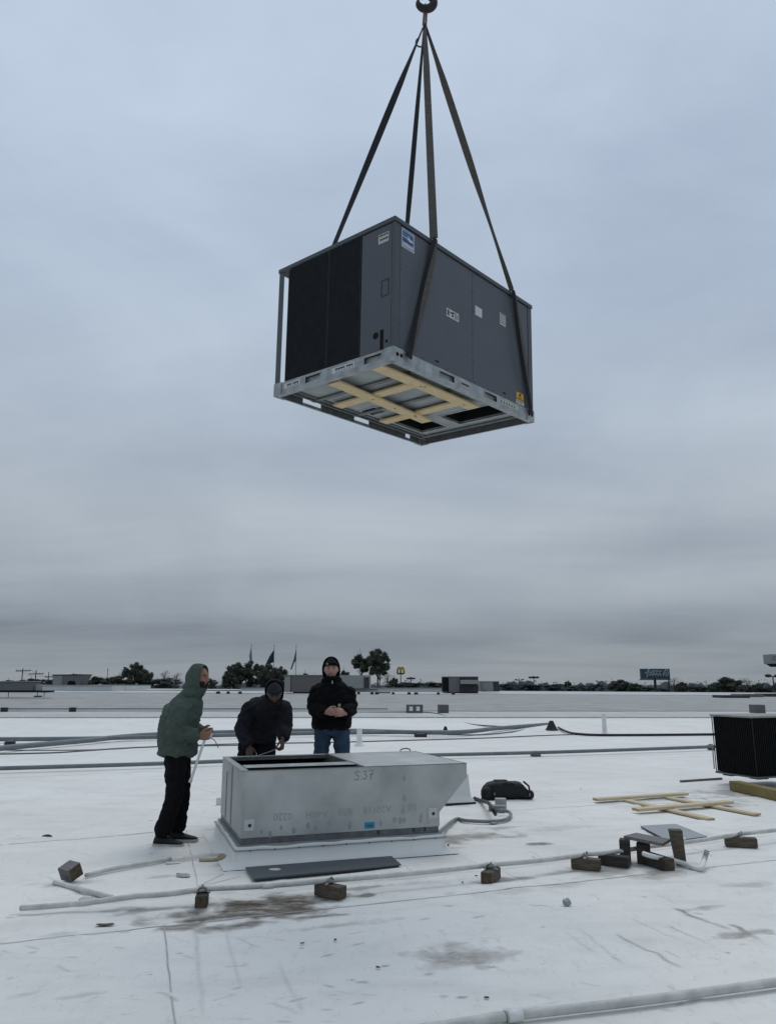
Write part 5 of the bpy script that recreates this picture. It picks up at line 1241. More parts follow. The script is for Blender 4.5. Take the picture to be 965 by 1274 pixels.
    # ---- hood: an open shell round the head
    if hood:
        m_, open_a, tilt, big = hood['m'], hood.get('open', .82), hood.get('tilt', -.1), hood.get('big', 1.0)
        nu, nv = 34, 18; vs = []; fs = []
        for i in range(nv + 1):
            th = open_a + (math.pi - open_a) * i / nv
            for j in range(nu):
                ph = 2 * math.pi * j / nu
                d = V((math.sin(th) * math.sin(ph), math.cos(th), math.sin(th) * math.cos(ph)))
                p = V((d.x * .102, d.y * .132 - .012, d.z * .142 + .006)) * big
                if i == 0: p.y += .014; p.x *= 1.03
                if p.z < -.03:
                    k = (-.03 - p.z) / .11; p.z -= .055 * k; p.x *= 1 + .28 * k; p.y = p.y * (1 - .12 * k) + (.0 if p.y > 0 else -.02 * k)
                if p.y < -.05: p.z -= hood.get('sag', .018) * min(1, (-.05 - p.y) / .08); 
                p += mnoise.noise_vector(V((p.x * 12 + seed, p.y * 12, p.z * 12))) * .008
                vs.append(HM @ p)
        for i in range(nv):
            for j in range(nu): fs.append((i * nu + j, i * nu + (j + 1) % nu, (i + 1) * nu + (j + 1) % nu, (i + 1) * nu + j))
        mb = MB(); mb.add(vs, fs); me = mb.mesh('hood', m_, True); me = modded(me, [('SOLIDIFY', dict(thickness=.014, offset=-1)), ('SUBSURF', dict(levels=1))], 'hood')
        me.polygons.foreach_set('use_smooth', [True] * len(me.polygons)); o = link('hood', me, body)
        if not me.materials: me.materials.append(m_)
        # collar that joins the hood to the shoulders
        mb = MB(); rings = []
        for t_, hw, hd in ((0, .125, .105), (.35, .118, .105), (.75, .10, .102), (1.0, .088, .095)):
            c = (neck + up * .0).lerp(HM @ V((0, -.012, -.085)), t_); rings.append([c + sl * math.cos(a) * hw + fw * math.sin(a) * hd for a in [2 * math.pi * j / 24 for j in range(24)]])
        mb.ring_loft(rings); o = link('collar', cloth(mb, .011, .012, 12, seed + 3, 3), body); o.data.materials.append(m_)
    if hat:
        mb = MB(); rings = []; 
        for z, k in ((.044, 1.05), (.046, 1.13), (.074, 1.13), (.078, 1.08), (.085, 1.04), (.105, .88), (.122, .62), (.131, .32), (.134, .06)):
            rr = math.sqrt(max(.02, 1 - (z / .142) ** 2)); rings.append([HM @ V((math.sin(a) * .080 * k * (rr if z > .082 else .90), math.cos(a) * .104 * k * (rr if z > .082 else .90) - .004, z - (.030 * (1 - math.cos(a)) / 2 if z < .082 else 0))) for a in [2 * math.pi * j / 30 for j in range(30)]])
        mb.ring_loft(rings); mb.build('beanie', hat, body, smooth=True)
    return body, HM, dict(pel=pel, neck=neck, sl=sl, fw=fw, up=up)

def P1():
    Y = 7.85; A = lambda x, y, dy=0: at(x, y, Y + dy)
    root = gr(212, 1046); root = V((A(213, 1000).x, Y, 0))
    J = dict(head=A(247.5, 843.5, -.02), face=(.93, -.30, -.02), head_up=(-.06, 0, 1), neck=A(236, 868), pelvis=A(221, 931), body_fwd=(1, -.05, 0),
             sh_r=A(227, 882, -.19), sh_l=A(238, 878, .19), el_r=A(217, 907, -.24), el_l=A(231, 905, .24), wr_r=A(246, 917, -.13), wr_l=A(250, 911, .07),
             hip_r=A(219, 942, -.095), hip_l=A(223, 941, .095), kn_r=A(217, 988, -.10), kn_l=A(226, 986, .10), an_r=A(203, 1036, -.10), an_l=A(221, 1030, .12), toe_r=(1, -.12, 0), toe_l=(1, .03, 0), hem=.055, bow=.045)
    for k in ('an_r', 'an_l'): J[k].z = .10
    h = lambda d, n, t, c: dict(d=d, n=n, t=t, curl=c)
    body, HM, D = make_person('worker in a green hooded sweatshirt and black trousers standing side on', root, J, SK_A, M['green_hoodie'], M['black_trousers'], beard=True, hood=dict(m=M['green_hoodie'], open=1.06, big=.985), seed=2,
        hand_r=h((.95, .12, .12), (.1, .9, .25), (.05, -.25, .95), (.95, 1.0, 1.0, 1.05)), hand_l=h((.95, -.2, .05), (.1, -.95, .1), (.0, .1, .98), (.8, .85, .9, .95)), bulk=1.14, legs=.98)
    # what he holds: a pale rod in the near hand and a roll of tape
    hp = J['wr_r'] + V((.07, .03, -.005)); e = A(237, 972, -.16)
    rod = thing('rod', 'slim white rod hanging from the hand of the worker in green', 'rod', hp); mb = MB(); dd = (e - hp).normalized(); mb.tube([-dd * .05, e - hp], .013, 8); mb.build('rod_body', M['pvc'], rod); mb = MB(); mb.tube([e - hp - dd * .02, e - hp + dd * .012], .017, 8); mb.build('end_cap', M['pvc_dirty'], rod)
    c = A(260, 914.5, -.10); tp = thing('tape_roll', 'small white roll held between the hands of the worker in green', 'tape', c); X = Matrix.Rotation(1.2, 4, 'X'); mb = MB(); mb.tube([X @ V((.024 * math.cos(a), .024 * math.sin(a), 0)) for a in [2 * math.pi * i / 16 for i in range(16)]], .011, 8, closed=True); mb.build('roll', M['paper'], tp, smooth=True)
    wr_ = thing('wire_piece', 'short thin wire dangling from the hands of the worker in green', 'wire', c); mb = MB(); mb.tube(smooth_path([V((.01, -.01, -.02)), V((.06, -.01, -.05)), V((.10, -.01, -.12))], 5), .004, 6); mb.build('wire', M['cable'], wr_)
P1()
def P2():
    Y = 8.95; A = lambda x, y, dy=0: at(x, y, Y + dy)
    root = V((A(318, 930).x, Y, 0))
    hx = A(316, 930).x
    J = dict(head=A(341.5, 862, -.34), face=(.16, -.80, -.58), head_up=(.05, -.58, .8), neck=A(333, 876, -.22), pelvis=V((hx + .02, Y + .10, .93)), body_fwd=(.12, -1, 0),
             sh_r=A(310, 881, -.20), sh_l=A(353, 880, -.18), el_r=A(301, 908, -.22), el_l=A(355, 904, -.22), wr_r=A(309, 928, -.36), wr_l=A(352, 919, -.38),
             hip_r=V((hx - .08, Y + .10, .88)), hip_l=V((hx + .12, Y + .10, .88)), kn_r=V((hx - .10, Y - .0, .48)), kn_l=V((hx + .15, Y - .02, .48)), an_r=V((hx - .12, Y + .08, .10)), an_l=V((hx + .16, Y + .06, .10)), toe_r=(-.15, -1, 0), toe_l=(.15, -1, 0), hem=.06, bow=.06)
    h = lambda d, n, t, c: dict(d=d, n=n, t=t, curl=c)
    make_person('worker in dark charcoal jacket and grey knit cap stooping over the open duct box', root, J, SK_B, M['charcoal_cloth'], M['black_trousers'], brow_beard=.8, hood=dict(m=M['charcoal_cloth'], open=1.75, big=1.04, sag=.03), seed=5,
        hand_r=h((.25, -.35, -.9), (.35, .75, -.2), (.85, -.2, .3), (.35, .4, .45, .5)), hand_l=h((.0, -.45, -.88), (-.85, .2, -.1), (.1, -.9, .4), (1.15, 1.2, 1.2, 1.25)), bulk=1.0, hat=M['charcoal_knit'])
    a, b = A(322, 939.5, -.42), A(350, 929, -.42); w = thing('thin_cable', 'thin pale cable pulled taut by the stooping worker', 'cable', a); mb = MB(); mb.tube([V((0, 0, 0)), (b - a) * .5 - V((0, 0, .006)), b - a], .0045, 6); mb.build('cable_strand', M['sheet_mid'], w)
P2()
def P3():
    Y = 9.25; A = lambda x, y, dy=0: at(x, y, Y + dy)
    root = V((A(412.5, 930).x, Y, 0)); hx = root.x
    J = dict(head=A(412, 832.5, -.05), face=(.06, -1, -.05), head_up=(-.03, 0, 1), neck=A(412.5, 849), pelvis=A(412.5, 906), body_fwd=(0, -1, 0),
             sh_r=A(394.5, 861), sh_l=A(431.5, 860), el_r=A(391, 881, -.03), el_l=A(436, 881, -.03), wr_r=A(405, 886, -.25), wr_l=A(430, 887, -.25),
             hip_r=A(402, 912), hip_l=A(424, 912), kn_r=V((hx - .13, Y - .03, .50)), kn_l=V((hx + .14, Y - .03, .50)), an_r=V((hx - .15, Y, .10)), an_l=V((hx + .16, Y, .10)), toe_r=(-.25, -1, 0), toe_l=(.25, -1, 0), hem=-.015)
    h = lambda d, n, t, c: dict(d=d, n=n, t=t, curl=c)
    body, HM, D = make_person('worker in black jacket, black beanie and blue jeans smiling with hands together', root, J, SK_C, M['black_cloth'], M['jeans'], hood=dict(m=M['black_cloth'], open=1.60, big=1.02, sag=.0), seed=9,
        hand_r=h((.82, -.42, .05), (.30, .90, -.1), (.1, .05, .98), (.55, .6, .7, .8)), hand_l=h((-.80, -.42, .0), (-.30, .85, -.25), (-.05, .1, .98), (.9, .95, 1.0, 1.0)), bulk=1.10, legs=.90, hat=M['black_cloth'], smile=True)
    mb = MB(); mb.box((-.018, .103, .054), (.020, .112, .074), HM); mb.v = [tuple(HM @ ((HM.inverted() @ V(v)) + V((-.038, -.019, 0)))) for v in mb.v]; mb.build('cap_patch', M['patch'], body)
    c = A(422, 877.5, -.215) - root; mb = MB(); mb.bevbox((c.x - .016, c.y - .010, c.z - .016), (c.x + .016, c.y + .02, c.z + .016), .004); mb.build('chest_patch', M['patch'], body)
    c = A(413.3, 848.5, -.135) - root; mb = MB(); mb.bevbox((c.x - .006, c.y - .006, c.z - .022), (c.x + .006, c.y + .02, c.z + .016), .003); mb.build('zip_pull', M['sticker_pale'], body)
P3()

# ------------------------------------------------------------------ far equipment on the roof
def pbox(mb, Y, x0, y0, x1, y1, depth, m=None, dy=0.0):
    """a real box whose front stands at distance Y and spans those sight lines"""
    a, b = at(x0, y1, Y), at(x1, y0, Y); mb.bevbox((a.x, Y + dy, a.z), (b.x, Y + dy + depth, b.z), .02); return mb
def far_unit(name, label, cat, Y, x0, y0, x1, y1, depth, m, extras, group='rooftop equipment seen across the far roof'):
    b = at((x0 + x1) / 2, y1, Y); root = thing(name, label, cat, (b.x, Y, b.z), 0, group); off = tuple(root.location)
    pbox(MB(), Y, x0, y0, x1, y1, depth).build('cabinet', m, root, off=off)
    for nm, q, dp, dy, mm in extras: pbox(MB(), Y, *q, dp, dy=dy).build(nm, mm, root, off=off)
    return root, off
far_unit('rooftop_unit', 'dark grey rooftop unit with a pale rain hood, at the middle of the far roof', 'rooftop unit', 84, 558, 842.5, 594.5, 861.5, 2.2, M['unit_dark'],
    [('coil_end', (551, 842.6, 557.6, 861), 2.1, .02, M['void']), ('side_panel', (558.2, 843, 571, 861.3), .06, -.07, M['unit_grey']), ('rain_hood', (572, 846, 594, 851), .9, -.95, M['unit_pale']), ('lid', (550.6, 841.6, 595, 842.8), 2.3, -.08, M['unit_grey']), ('base_rail', (552, 861.5, 594, 863), 2.0, .05, M['void'])])
far_unit('rooftop_unit', 'pale rooftop unit with dark end beside the dark grey one', 'rooftop unit', 86, 597.5, 848, 613, 860.5, 1.8, M['unit_pale'],
    [('coil_end', (613.2, 848.2, 620.5, 860.3), 1.7, .05, M['unit_dark']), ('lid', (597, 847.4, 621, 848.4), 1.95, -.06, M['unit_pale']), ('access_panel', (600, 850, 606, 859), .05, -.06, M['unit_pale'])])
far_unit('rooftop_unit', 'wide brown grey rooftop unit with pale end panel behind the black jacket', 'rooftop unit', 80, 362, 840.5, 400, 861, 2.4, M['unit_brown'],
    [('end_panel', (353.5, 840.5, 361.7, 861), 2.3, .03, M['unit_pale']), ('lid', (353, 839.6, 401, 841), 2.6, -.05, M['unit_grey']), ('base_rail', (364, 861, 399, 863), 2.0, .2, M['void'])])
far_unit('rooftop_unit', 'pale rooftop unit with a framed dark opening, under the two tall trees', 'rooftop unit', 88, 420, 840, 451.5, 856.5, 2.2, M['unit_pale'],
    [('dark_end', (452.5, 842.5, 459, 856), 2.0, .12, M['unit_dark']), ('end_frame', (459, 840, 460.8, 857), 2.1, .0, M['unit_pale']), ('end_frame', (451.6, 840, 452.6, 857), 2.1, .0, M['unit_pale']), ('lid', (452.7, 840, 458.9, 842.2), 2.1, .0, M['unit_pale']), ('base_rail', (440, 856.8, 470, 859), 1.8, .1, M['unit_grey'])])
# intake scoop
Y = 92; b = at(85, 853, Y); root = thing('intake_scoop', 'slant sided grey metal intake hood with a black mouth on the raised roof', 'intake hood', (b.x, Y, b.z))
L3 = lambda x, y, d=0: at(x, y, Y) - V(root.location) + V((0, d, 0))
mb = MB(); mb.slab([L3(65.5, 853), L3(98, 853), L3(105, 839.5), L3(66, 840)], (0, 1, 0), 2.4); mb.build('hood_body', M['unit_grey'], root)
mb = MB(); mb.slab([L3(84.5, 852.5, -.05), L3(95, 852.5, -.05), L3(93.5, 847.5, -.05), L3(87, 847, -.05), L3(84.5, 849, -.05)], (0, 1, 0), .2); mb.build('mouth', M['void'], root)
mb = MB(); mb.slab([L3(66, 841, -.04), L3(78, 840.6, -.04), L3(77, 852.6, -.04), L3(66, 852.6, -.04)], (0, 1, 0), .1); mb.build('side_panel', M['unit_pale'], root)
mb = MB(); mb.slab([L3(65, 840.2, -.1), L3(105.6, 839.6, -.1), L3(105.6, 838.8, -.1), L3(65, 839.2, -.1)], (0, 1, 0), 2.6); mb.build('top_flange', M['unit_dark'], root)
# long low unit on a steel stand, left
Y = 60; b = at(20, 866, Y); root = thing('stand_mounted_unit', 'long low grey unit on a black steel stand at the picture edge', 'rooftop unit', (b.x, Y, b.z)); off = tuple(root.location)
pbox(MB(), Y, -40, 848, 42, 859, 1.2).build('cabinet', M['unit_grey'], root, off=off); pbox(MB(), Y, -42, 847.4, 43, 848.4, 1.4, dy=-.08).build('lid', M['unit_pale'], root, off=off)
pbox(MB(), Y, -45, 859.2, 60, 861.3, 1.3, dy=-.1).build('stand_rail', M['void'], root, off=off); pbox(MB(), Y, 44.5, 851.5, 50, 859, .5).build('control_box', M['unit_pale'], root, off=off)
for px in (10, 46, 54.5): pbox(MB(), Y, px, 861.3, px + 1, 867.5, .08).build('stand_leg', M['pole_dark'], root, off=off)
pbox(MB(), Y, 42, 865.5, 50, 867.2, .4).build('stand_foot', M['pole_dark'], root, off=off)
# parapets and low curbs at the far side
def pwall(label, Y, x0, x1, y0, y1, m=M['parapet'], depth=.5, name='parapet_wall', cap=True):
    a = at(x0, y1, Y); root = thing(name, label, 'parapet', a, 0, 'low walls at the far roof edge'); off = tuple(root.location)
    pbox(MB(), Y, x0, y0, x1, y1, depth).build('wall_face', m, root, off=off)
    if cap: pbox(MB(), Y, x0 - .3, y0 - .7, x1 + .3, y0 + .3, depth + .2, dy=-.1).build('coping', M['galv_dull'], root, off=off)
pwall('white raised parapet under the slanted intake hood', 86, -80, 140, 853.2, 868, depth=14)
pwall('lower white parapet running on behind the worker in green', 90, 140.5, 300, 859, 868, depth=.5)
pwall('short white parapet piece behind the stooping worker', 91, 300, 560, 856.5, 864)
pwall('dark low skylight curb above the condenser', 66, 898, 932, 865, 871.5, M['unit_dark'], 2, 'skylight_curb', False)
pwall('brown grey skylight curb farther along by the picture edge', 70, 921, 949, 863.5, 869, M['unit_brown'], 2, 'skylight_curb', False)
pwall('dark roof hatch box at the very edge above the condenser', 72, 951, 990, 863, 868.5, M['unit_dark'], 2, 'roof_hatch', False)
for i, (px, lb) in enumerate(((446, 'small dark support on the far roof right of the black jacket'), (463, 'dark support below the pale unit with dark opening'), (469.5, 'dark support closest below the two tall trees'), (489, 'dark support below the golden sign'), (509, 'dark support of the close pair left of the dark grey unit'), (518, 'larger dark support of the close pair'), (545, 'dark support at the foot of the dark grey unit'), (564, 'dark support in front of the dark grey unit'),
        (272, 'dark support just past the hood of the worker in green'), (284, 'dark support between the green hood and the stooping worker'), (299, 'dark support over the shoulder of the stooping worker'))):
    z = far_z(0, 77); p = at(px, 864, 76); o_ = thing('pipe_support', lb, 'pipe support', (p.x, 76, far_z(p.x, 76)), 0, 'small dark pipe supports on the far roof'); mb = MB(); mb.bevbox((-.14 - .05 * (i % 3), -.1, 0), (.14, .1, .20), .01); mb.build('support_block', M['block_dark'], o_)
    mb = MB(); mb.tube([(-.02, -.2, .22), (-.02, .2, .22)], .03, 6); mb.build('pipe_saddle', M['clamp'], o_)
p = at(476, 860, 82); o_ = thing('pipe_stack', 'low dark stack of pipes under the two tall trees', 'pipe stack', (p.x, 82, far_z(p.x, 82))); mb = MB()
for k in range(4): mb.tube([(-.8, k * .1, .06), (.8, k * .1, .06)], .055, 8)
mb.build('pipe_length', M['pole_dark'], o_)['kind'] = 'stuff'

# ------------------------------------------------------------------ signs, flags and poles beyond the building
GZ = -6.0
def pole(name, label, cat, px, ytop, Y, r, m, group=None):
    t = at(px, ytop, Y); o_ = thing(name, label, cat, (t.x, Y, GZ), 0, group); mb = MB(); mb.tube([(0, 0, 0), (0, 0, (t.z - GZ) * .5), (0, 0, t.z - GZ)], [r, r * .85, r * .65], 8); mb.build('pole', m, o_); return o_, t.z - GZ
def rel(o_, x, y, Y, dy=0): p = at(x, y, Y); return V((p.x - o_.location.x, dy, p.z - GZ))
for px, pts, m, lb, yt in ((312.8, ((312.6, 804.5), (309.8, 816), (311.2, 826), (314.2, 824.5), (313.2, 812)), 'flag_white', 'limp pale flag on its pole over the round evergreens', 803),
                       (341.2, ((341, 808), (335, 816.5), (329.5, 828.5), (333.5, 829.5), (337, 825), (341, 823.5)), 'flag_navy', 'navy blue flag drooping from the middle flagpole', 803.5),
                       (368.6, ((368.4, 807), (365.3, 820), (361.2, 832.5), (363, 833.2), (366, 824), (368.4, 822)), 'flag_grey', 'thin furled grey flag on the flagpole by the black jacket', 804)):
    o_, h = pole('flagpole', lb, 'flagpole', px, yt, 190, .09, M['steel_pole'], 'flagpoles beyond the roof'); mb = MB()
    P = [rel(o_, x, y, 190, .25 * math.sin(i * 1.7)) for i, (x, y) in enumerate(pts)]; c = sum(P, V()) / len(P); n = len(P)
    mb.add(P + [c + V((0, -.22, 0))] + [q + V((0, .05, 0)) for q in P] + [c + V((0, -.16, 0))], [(i, (i + 1) % n, n) for i in range(n)] + [((i + 1) % n + n + 1, i + n + 1, 2 * n + 1) for i in range(n)] + [(i, i + n + 1, (i + 1) % n + n + 1, (i + 1) % n) for i in range(n)])
    mb.build('flag', M[m], o_); mb = MB(); mb.ell((0, 0, h + .1), (.14, .14, .14), None, 10, 6); mb.build('finial', M['steel_pole'], o_)
for px, yt, y_arm, hw, Y, lb in ((29, 831.5, 834.8, 9, 190, 'timber utility pole with a long double crossarm at the left edge'), (45.5, 833.5, 838.6, 9, 200, 'utility pole whose long crossarm is lower, beside the double armed one'), (61.3, 836, 842.5, 5, 230, 'distant utility pole nearest the intake hood')):
    o_, h = pole('utility_pole', lb, 'utility pole', px, yt, Y, .17, M['wood_pole'], 'utility poles beyond the roof'); a, b = rel(o_, px - hw, y_arm, Y), rel(o_, px + hw, y_arm - .4, Y); mb = MB(); mb.tube([a, b], .11, 6); mb.build('crossarm', M['wood_pole'], o_)
    for k in (.04, .3, .7, .96):
        q = a.lerp(b, k); mb = MB(); mb.tube([q, q + V((0, 0, .28))], .06, 6); mb.build('insulator', M['steel_pole'], o_)
p0, p1 = at(29, 834, 190), at(61, 842, 230)
for k, (dx, lb) in enumerate(((-1.6, 'upper power line strung between the utility poles'), (1.5, 'lower power line strung between the utility poles'))):
    w = thing('power_line', lb, 'power line', p0 + V((dx, 0, 0))); mb = MB(); q = at(140, 846, 300); pts = [V((0, 0, .2)), (p1 + V((dx, 0, 0)) - w.location) * .5 + V((0, 0, -.5)), p1 + V((dx * .7, 0, .1)) - w.location, q + V((dx, 0, 0)) - w.location]; mb.tube(pts, .03, 4); mb.build('wire', M['pole_dark'], w)
o_, h = pole('antenna_mast', 'thin bare mast above the dark hedge left of the round tree', 'mast', 134.6, 831, 200, .10, M['pole_dark']); mb = MB(); mb.tube([(-.3, 0, h * .95), (.3, 0, h * .95)], .04, 6); mb.build('cross_bar', M['pole_dark'], o_)
def lamp(px, yt, Y, heads, label):
    o_, h = pole('light_pole', label, 'light pole', px, yt, Y, .14, M['pole_dark'], 'parking lot light poles'); mb = MB(); mb.tube([rel(o_, heads[0][0], heads[0][1] + .9, Y), rel(o_, heads[-1][0], heads[-1][1] + .9, Y)], .08, 6); mb.build('arm', M['pole_dark'], o_)
    for x, y, w, hh in heads: c = rel(o_, x, y, Y); mb = MB(); mb.ell(c, (w * mpp(Y), .5, hh * mpp(Y)), None, 12, 6); mb.build('lamp_head', M['pole_dark'], o_)
lamp(645, 843.6, 210, [(641.5, 845.4, 2.2, .6), (650, 845.2, 2.2, .6)], 'two armed light pole beyond the pale rooftop unit')
lamp(663.5, 841.5, 200, [(659.2, 842.8, 2.6, 1.3), (663.5, 842.4, 2.4, 1.3), (668, 842.8, 2.6, 1.3)], 'light pole with a dark cluster of lamp heads')
lamp(511, 842.5, 220, [(507.5, 844, 2.4, 1.1), (511, 843.4, 2.2, 1.1), (514.6, 844, 2.4, 1.1)], 'light pole with clustered heads right of the golden sign')
lamp(960.6, 842.5, 120, [(954.8, 840.6, 4.2, 2.2), (966.2, 841, 4.2, 2.2)], 'close light pole with two big tilted lamp heads under the pale sign')
# golden arches style sign on a pole: built as it looks, at its place
o_, h = pole('pole_sign', 'small yellow letter M sign on a tall pole beyond the tall trees', 'sign', 498.3, 838.5, 240, .22, M['steel_pole'])
for sx in (-1, 1):
    mb = MB(); w = 2.05 * mpp(240); H_ = 7.6 * mpp(240); z0 = rel(o_, 498, 838, 240).z; mb.tube([V((sx * w * (1 - math.cos(t)), 0, z0 + H_ * math.sin(t) ** .75)) for t in [math.pi * i / 14 for i in range(15)]], .30, 8); mb.build('arch', M['yellow_sign'], o_, smooth=True)
mb = MB(); a = rel(o_, 494, 839.2, 240); b = rel(o_, 502.4, 837.2, 240); mb.bevbox((a.x, -.3, a.z), (b.x, .3, b.z), .05); mb.build('name_panel', M['red_sign'], o_)
# billboard
YB_ = 230; o_, h = pole('billboard', 'dark blue billboard with pale script lettering on a single post', 'billboard', 814, 845, YB_, .55, M['pole_dark']); q = lambda x, y, dy=0: rel(o_, x, y, YB_, dy)
a, b = q(797.5, 845), q(832, 832); mb = MB(); mb.bevbox((a.x, -.2, a.z), (b.x, 1.2, b.z), .05); mb.build('board', M['board_navy'], o_)
a, b = q(804, 844.2), q(829, 840.8); mb = MB(); mb.bevbox((a.x, -.26, a.z), (b.x, -.202, b.z), .01); mb.build('lower_panel', M['board_green'], o_)
mb = MB()
for st in ([(803.5, 843), (804.8, 838), (806.6, 833), (805.3, 834), (803.8, 838), (806, 840), (808, 839)], [(801, 838), (804, 836.6), (808.5, 836.4)], [(808, 841), (809.5, 836), (811, 841), (812.5, 836.5), (814.2, 841), (815.8, 837), (817.6, 841), (819.5, 837), (821, 841)], [(823.5, 841), (825, 837), (827.5, 833.5), (829.6, 835), (829.8, 839), (827.5, 841), (825.8, 838.5), (828.5, 836.8)], [(809, 835.2), (816, 835), (822, 835.6)]):
    mb.tube(smooth_path([q(x, y, -.3) for x, y in st], 4), .15, 6)
mb.build('script_lettering', M['board_pale'], o_)['kind'] = 'stuff'
a, b = q(796, 846.2), q(833, 845.2); mb = MB(); mb.bevbox((a.x, -1.0, a.z), (b.x, 1.3, b.z), .03); mb.build('catwalk', M['pole_dark'], o_)
pole('timber_pole', 'dark bare pole standing right of the billboard post', 'pole', 831, 844, 215, .3, M['wood_pole'])
o_, h = pole('pylon_sign', 'pale pylon sign on a flared dark column, cut by the picture edge', 'sign', 972, 829, 150, 1.4, M['pole_dark']); q = lambda x, y, dy=0: rel(o_, x, y, 150, dy)
a, b = q(955.5, 826), q(992, 814); mb = MB(); mb.bevbox((a.x, -1.2, a.z), (b.x, 2.0, b.z), .08); mb.build('sign_box', M['sign_pale'], o_)
for i, t in enumerate('COF'):
    me = text_mesh(t, 1.05, 'sign_letter', .03); l_ = link('sign_letter', me, o_); l_.location = q(958.5 + i * 5.4, 819.3, -1.24); l_.rotation_euler = (math.pi / 2, 0, 0); me.materials.append(M['sign_letter'])
a, b = q(957, 826.05), q(987, 826.05); c, d = q(963, 829.6), q(981, 829.6); mb = MB(); mb.ring_loft([[V((x, y, zz)) for x, y in ((l, -f), (r, -f), (r, 1.6), (l, 1.6))] for l, r, f, zz in ((a.x, b.x, 1.1, a.z), (c.x, d.x, .5, c.z))]); mb.build('flared_neck', M['pole_dark'], o_)
# small buildings among the trees
def house(px, Y, w, h, rh, label, m='house_wall'):
    p = at(px, 860, Y); o_ = thing('house', label, 'house', (p.x, Y, GZ), 0, 'low buildings among the far trees'); mb = MB(); mb.box((-w / 2, 0, 0), (w / 2, 7, h)); mb.build('wall', M[m], o_)
    mb = MB(); mb.ring_loft([[V((x, y, z)) for x, z in ((-w / 2 - .4, h), (w / 2 + .4, h), (w * .12, h + rh), (-w * .12, h + rh))] for y in (-.5, 7.5)]); mb.build('roof', M['house_roof'], o_)
    for x in (-w * .28, w * .2): mb = MB(); mb.box((x - .6, -.05, h * .35), (x + .6, .05, h * .75)); mb.build('window', M['unit_dark'], o_)
house(759, 170, 7, 3.2, 1.6, 'low gabled house showing among the trees left of the billboard'); house(884, 175, 7, 3.6, .5, 'small white flat roofed building right of the billboard'); house(520, 200, 12, 3.3, .8, 'low pale shed below the clustered light pole'); house(200, 150, 12, 4.6, 1.0, 'grey low roof among the hedge behind the green hood')

# ------------------------------------------------------------------ trees
def crown_mesh(seed, n_clump, n_leaf, size, shape='round'):
    r = random.Random(seed); mb = MB(); cl = []
    for i in range(n_clump):
        while True:
            p = V((r.uniform(-1, 1), r.uniform(-1, 1), r.uniform(-1, 1)))
            if .25 < p.length < .88: break
        if shape == 'flat': p.z = p.z * .75 + .18
        if shape == 'bare': p *= .95
        cl.append((p, r.uniform(.20, .42)))
    for p, rad in cl:
        for k in range(n_leaf):
            d = V((r.gauss(0, 1), r.gauss(0, 1), r.gauss(0, 1))).normalized() * rad * r.random() ** .45; c = p + V((d.x, d.y, d.z * .8)); s_ = size * r.uniform(.6, 1.3)
            u = V((r.gauss(0, 1), r.gauss(0, 1), r.gauss(0, 1))).normalized(); w = u.orthogonal().normalized(); w = (Matrix.Rotation(r.uniform(0, 6.28), 3, u) @ w); v = u.cross(w)
            mb.add([c - w * s_, c - v * s_ * .55, c + w * s_, c + v * s_ * .55], [(0, 1, 2, 3)])
    if shape != 'bare':
        for p, rad in cl:
            o = len(mb.v); mb.ell(p, (rad * .62,) * 3, None, 9, 6); mb.v[o:] = [tuple(V(q) + mnoise.noise_vector(V(q) * 7 + V((seed, 0, 0))) * rad * .45) for q in mb.v[o:]]
    me = mb.mesh('crown', []); return me, cl
def trunk_mesh(cl, seed, tall):
    r = random.Random(seed); mb = MB(); mb.tube([(0, 0, -1 - tall), (.02, 0, -.9), (.0, .03, -.2), (.03, 0, .35)], [.085, .065, .045, .015], 8)
    for p, rad in cl[::2]: b = V((0, 0, max(-.85, p.z * .5 - .45))); mb.tube([b, b.lerp(p, .5) + V((0, 0, .06)), p], [.03, .02, .007], 5)
    return mb.mesh('trunk', M['bark'])
PROTO = {}
for kind, (sd_, nc, nl, sz, shp, m) in dict(round=(3, 34, 150, .045, 'round', 'tree'), dense=(7, 42, 150, .045, 'round', 'tree'), flat=(11, 22, 120, .05, 'flat', 'tree'), bare=(15, 24, 44, .032, 'bare', 'tree_b'), bush=(21, 30, 110, .05, 'round', 'tree_mid'), pine=(29, 24, 150, .042, 'flat', 'tree')).items():
    cm, cl = crown_mesh(sd_, nc, nl, sz, shp); cm.materials.append(M[m]); PROTO[kind] = (cm, trunk_mesh(cl, sd_ + 1, 2.2))
NAMES = dict(round='broadleaf_tree', dense='evergreen_tree', flat='spreading_tree', bare='bare_tree', bush='bushy_tree', pine='pine_tree')
tr = random.Random(4)
def tree(kind, px, ytop, wpx, hpx, Y, label, group='trees beyond the roof'):
    k = mpp(Y); c = at(px, ytop + hpx / 2, Y); rx, rz = wpx / 2 * k, hpx / 2 * k
    o_ = bpy.data.objects.new(NAMES[kind], None); COL.objects.link(o_); o_.location = (c.x, Y, GZ); tag(o_, label, 'tree', group)
    rot = tr.uniform(0, 6.28)
    for nm, me in (('trunk', PROTO[kind][1]), ('crown', PROTO[kind][0])):
        ch = link(nm, me, o_); ch.location = (0, 0, c.z - GZ); ch.scale = (rx, rx, rz) if nm == 'crown' else (rx * .9, rx * .9, max(rz, (c.z - GZ) / 3.2)); ch.rotation_euler = (0, 0, rot)
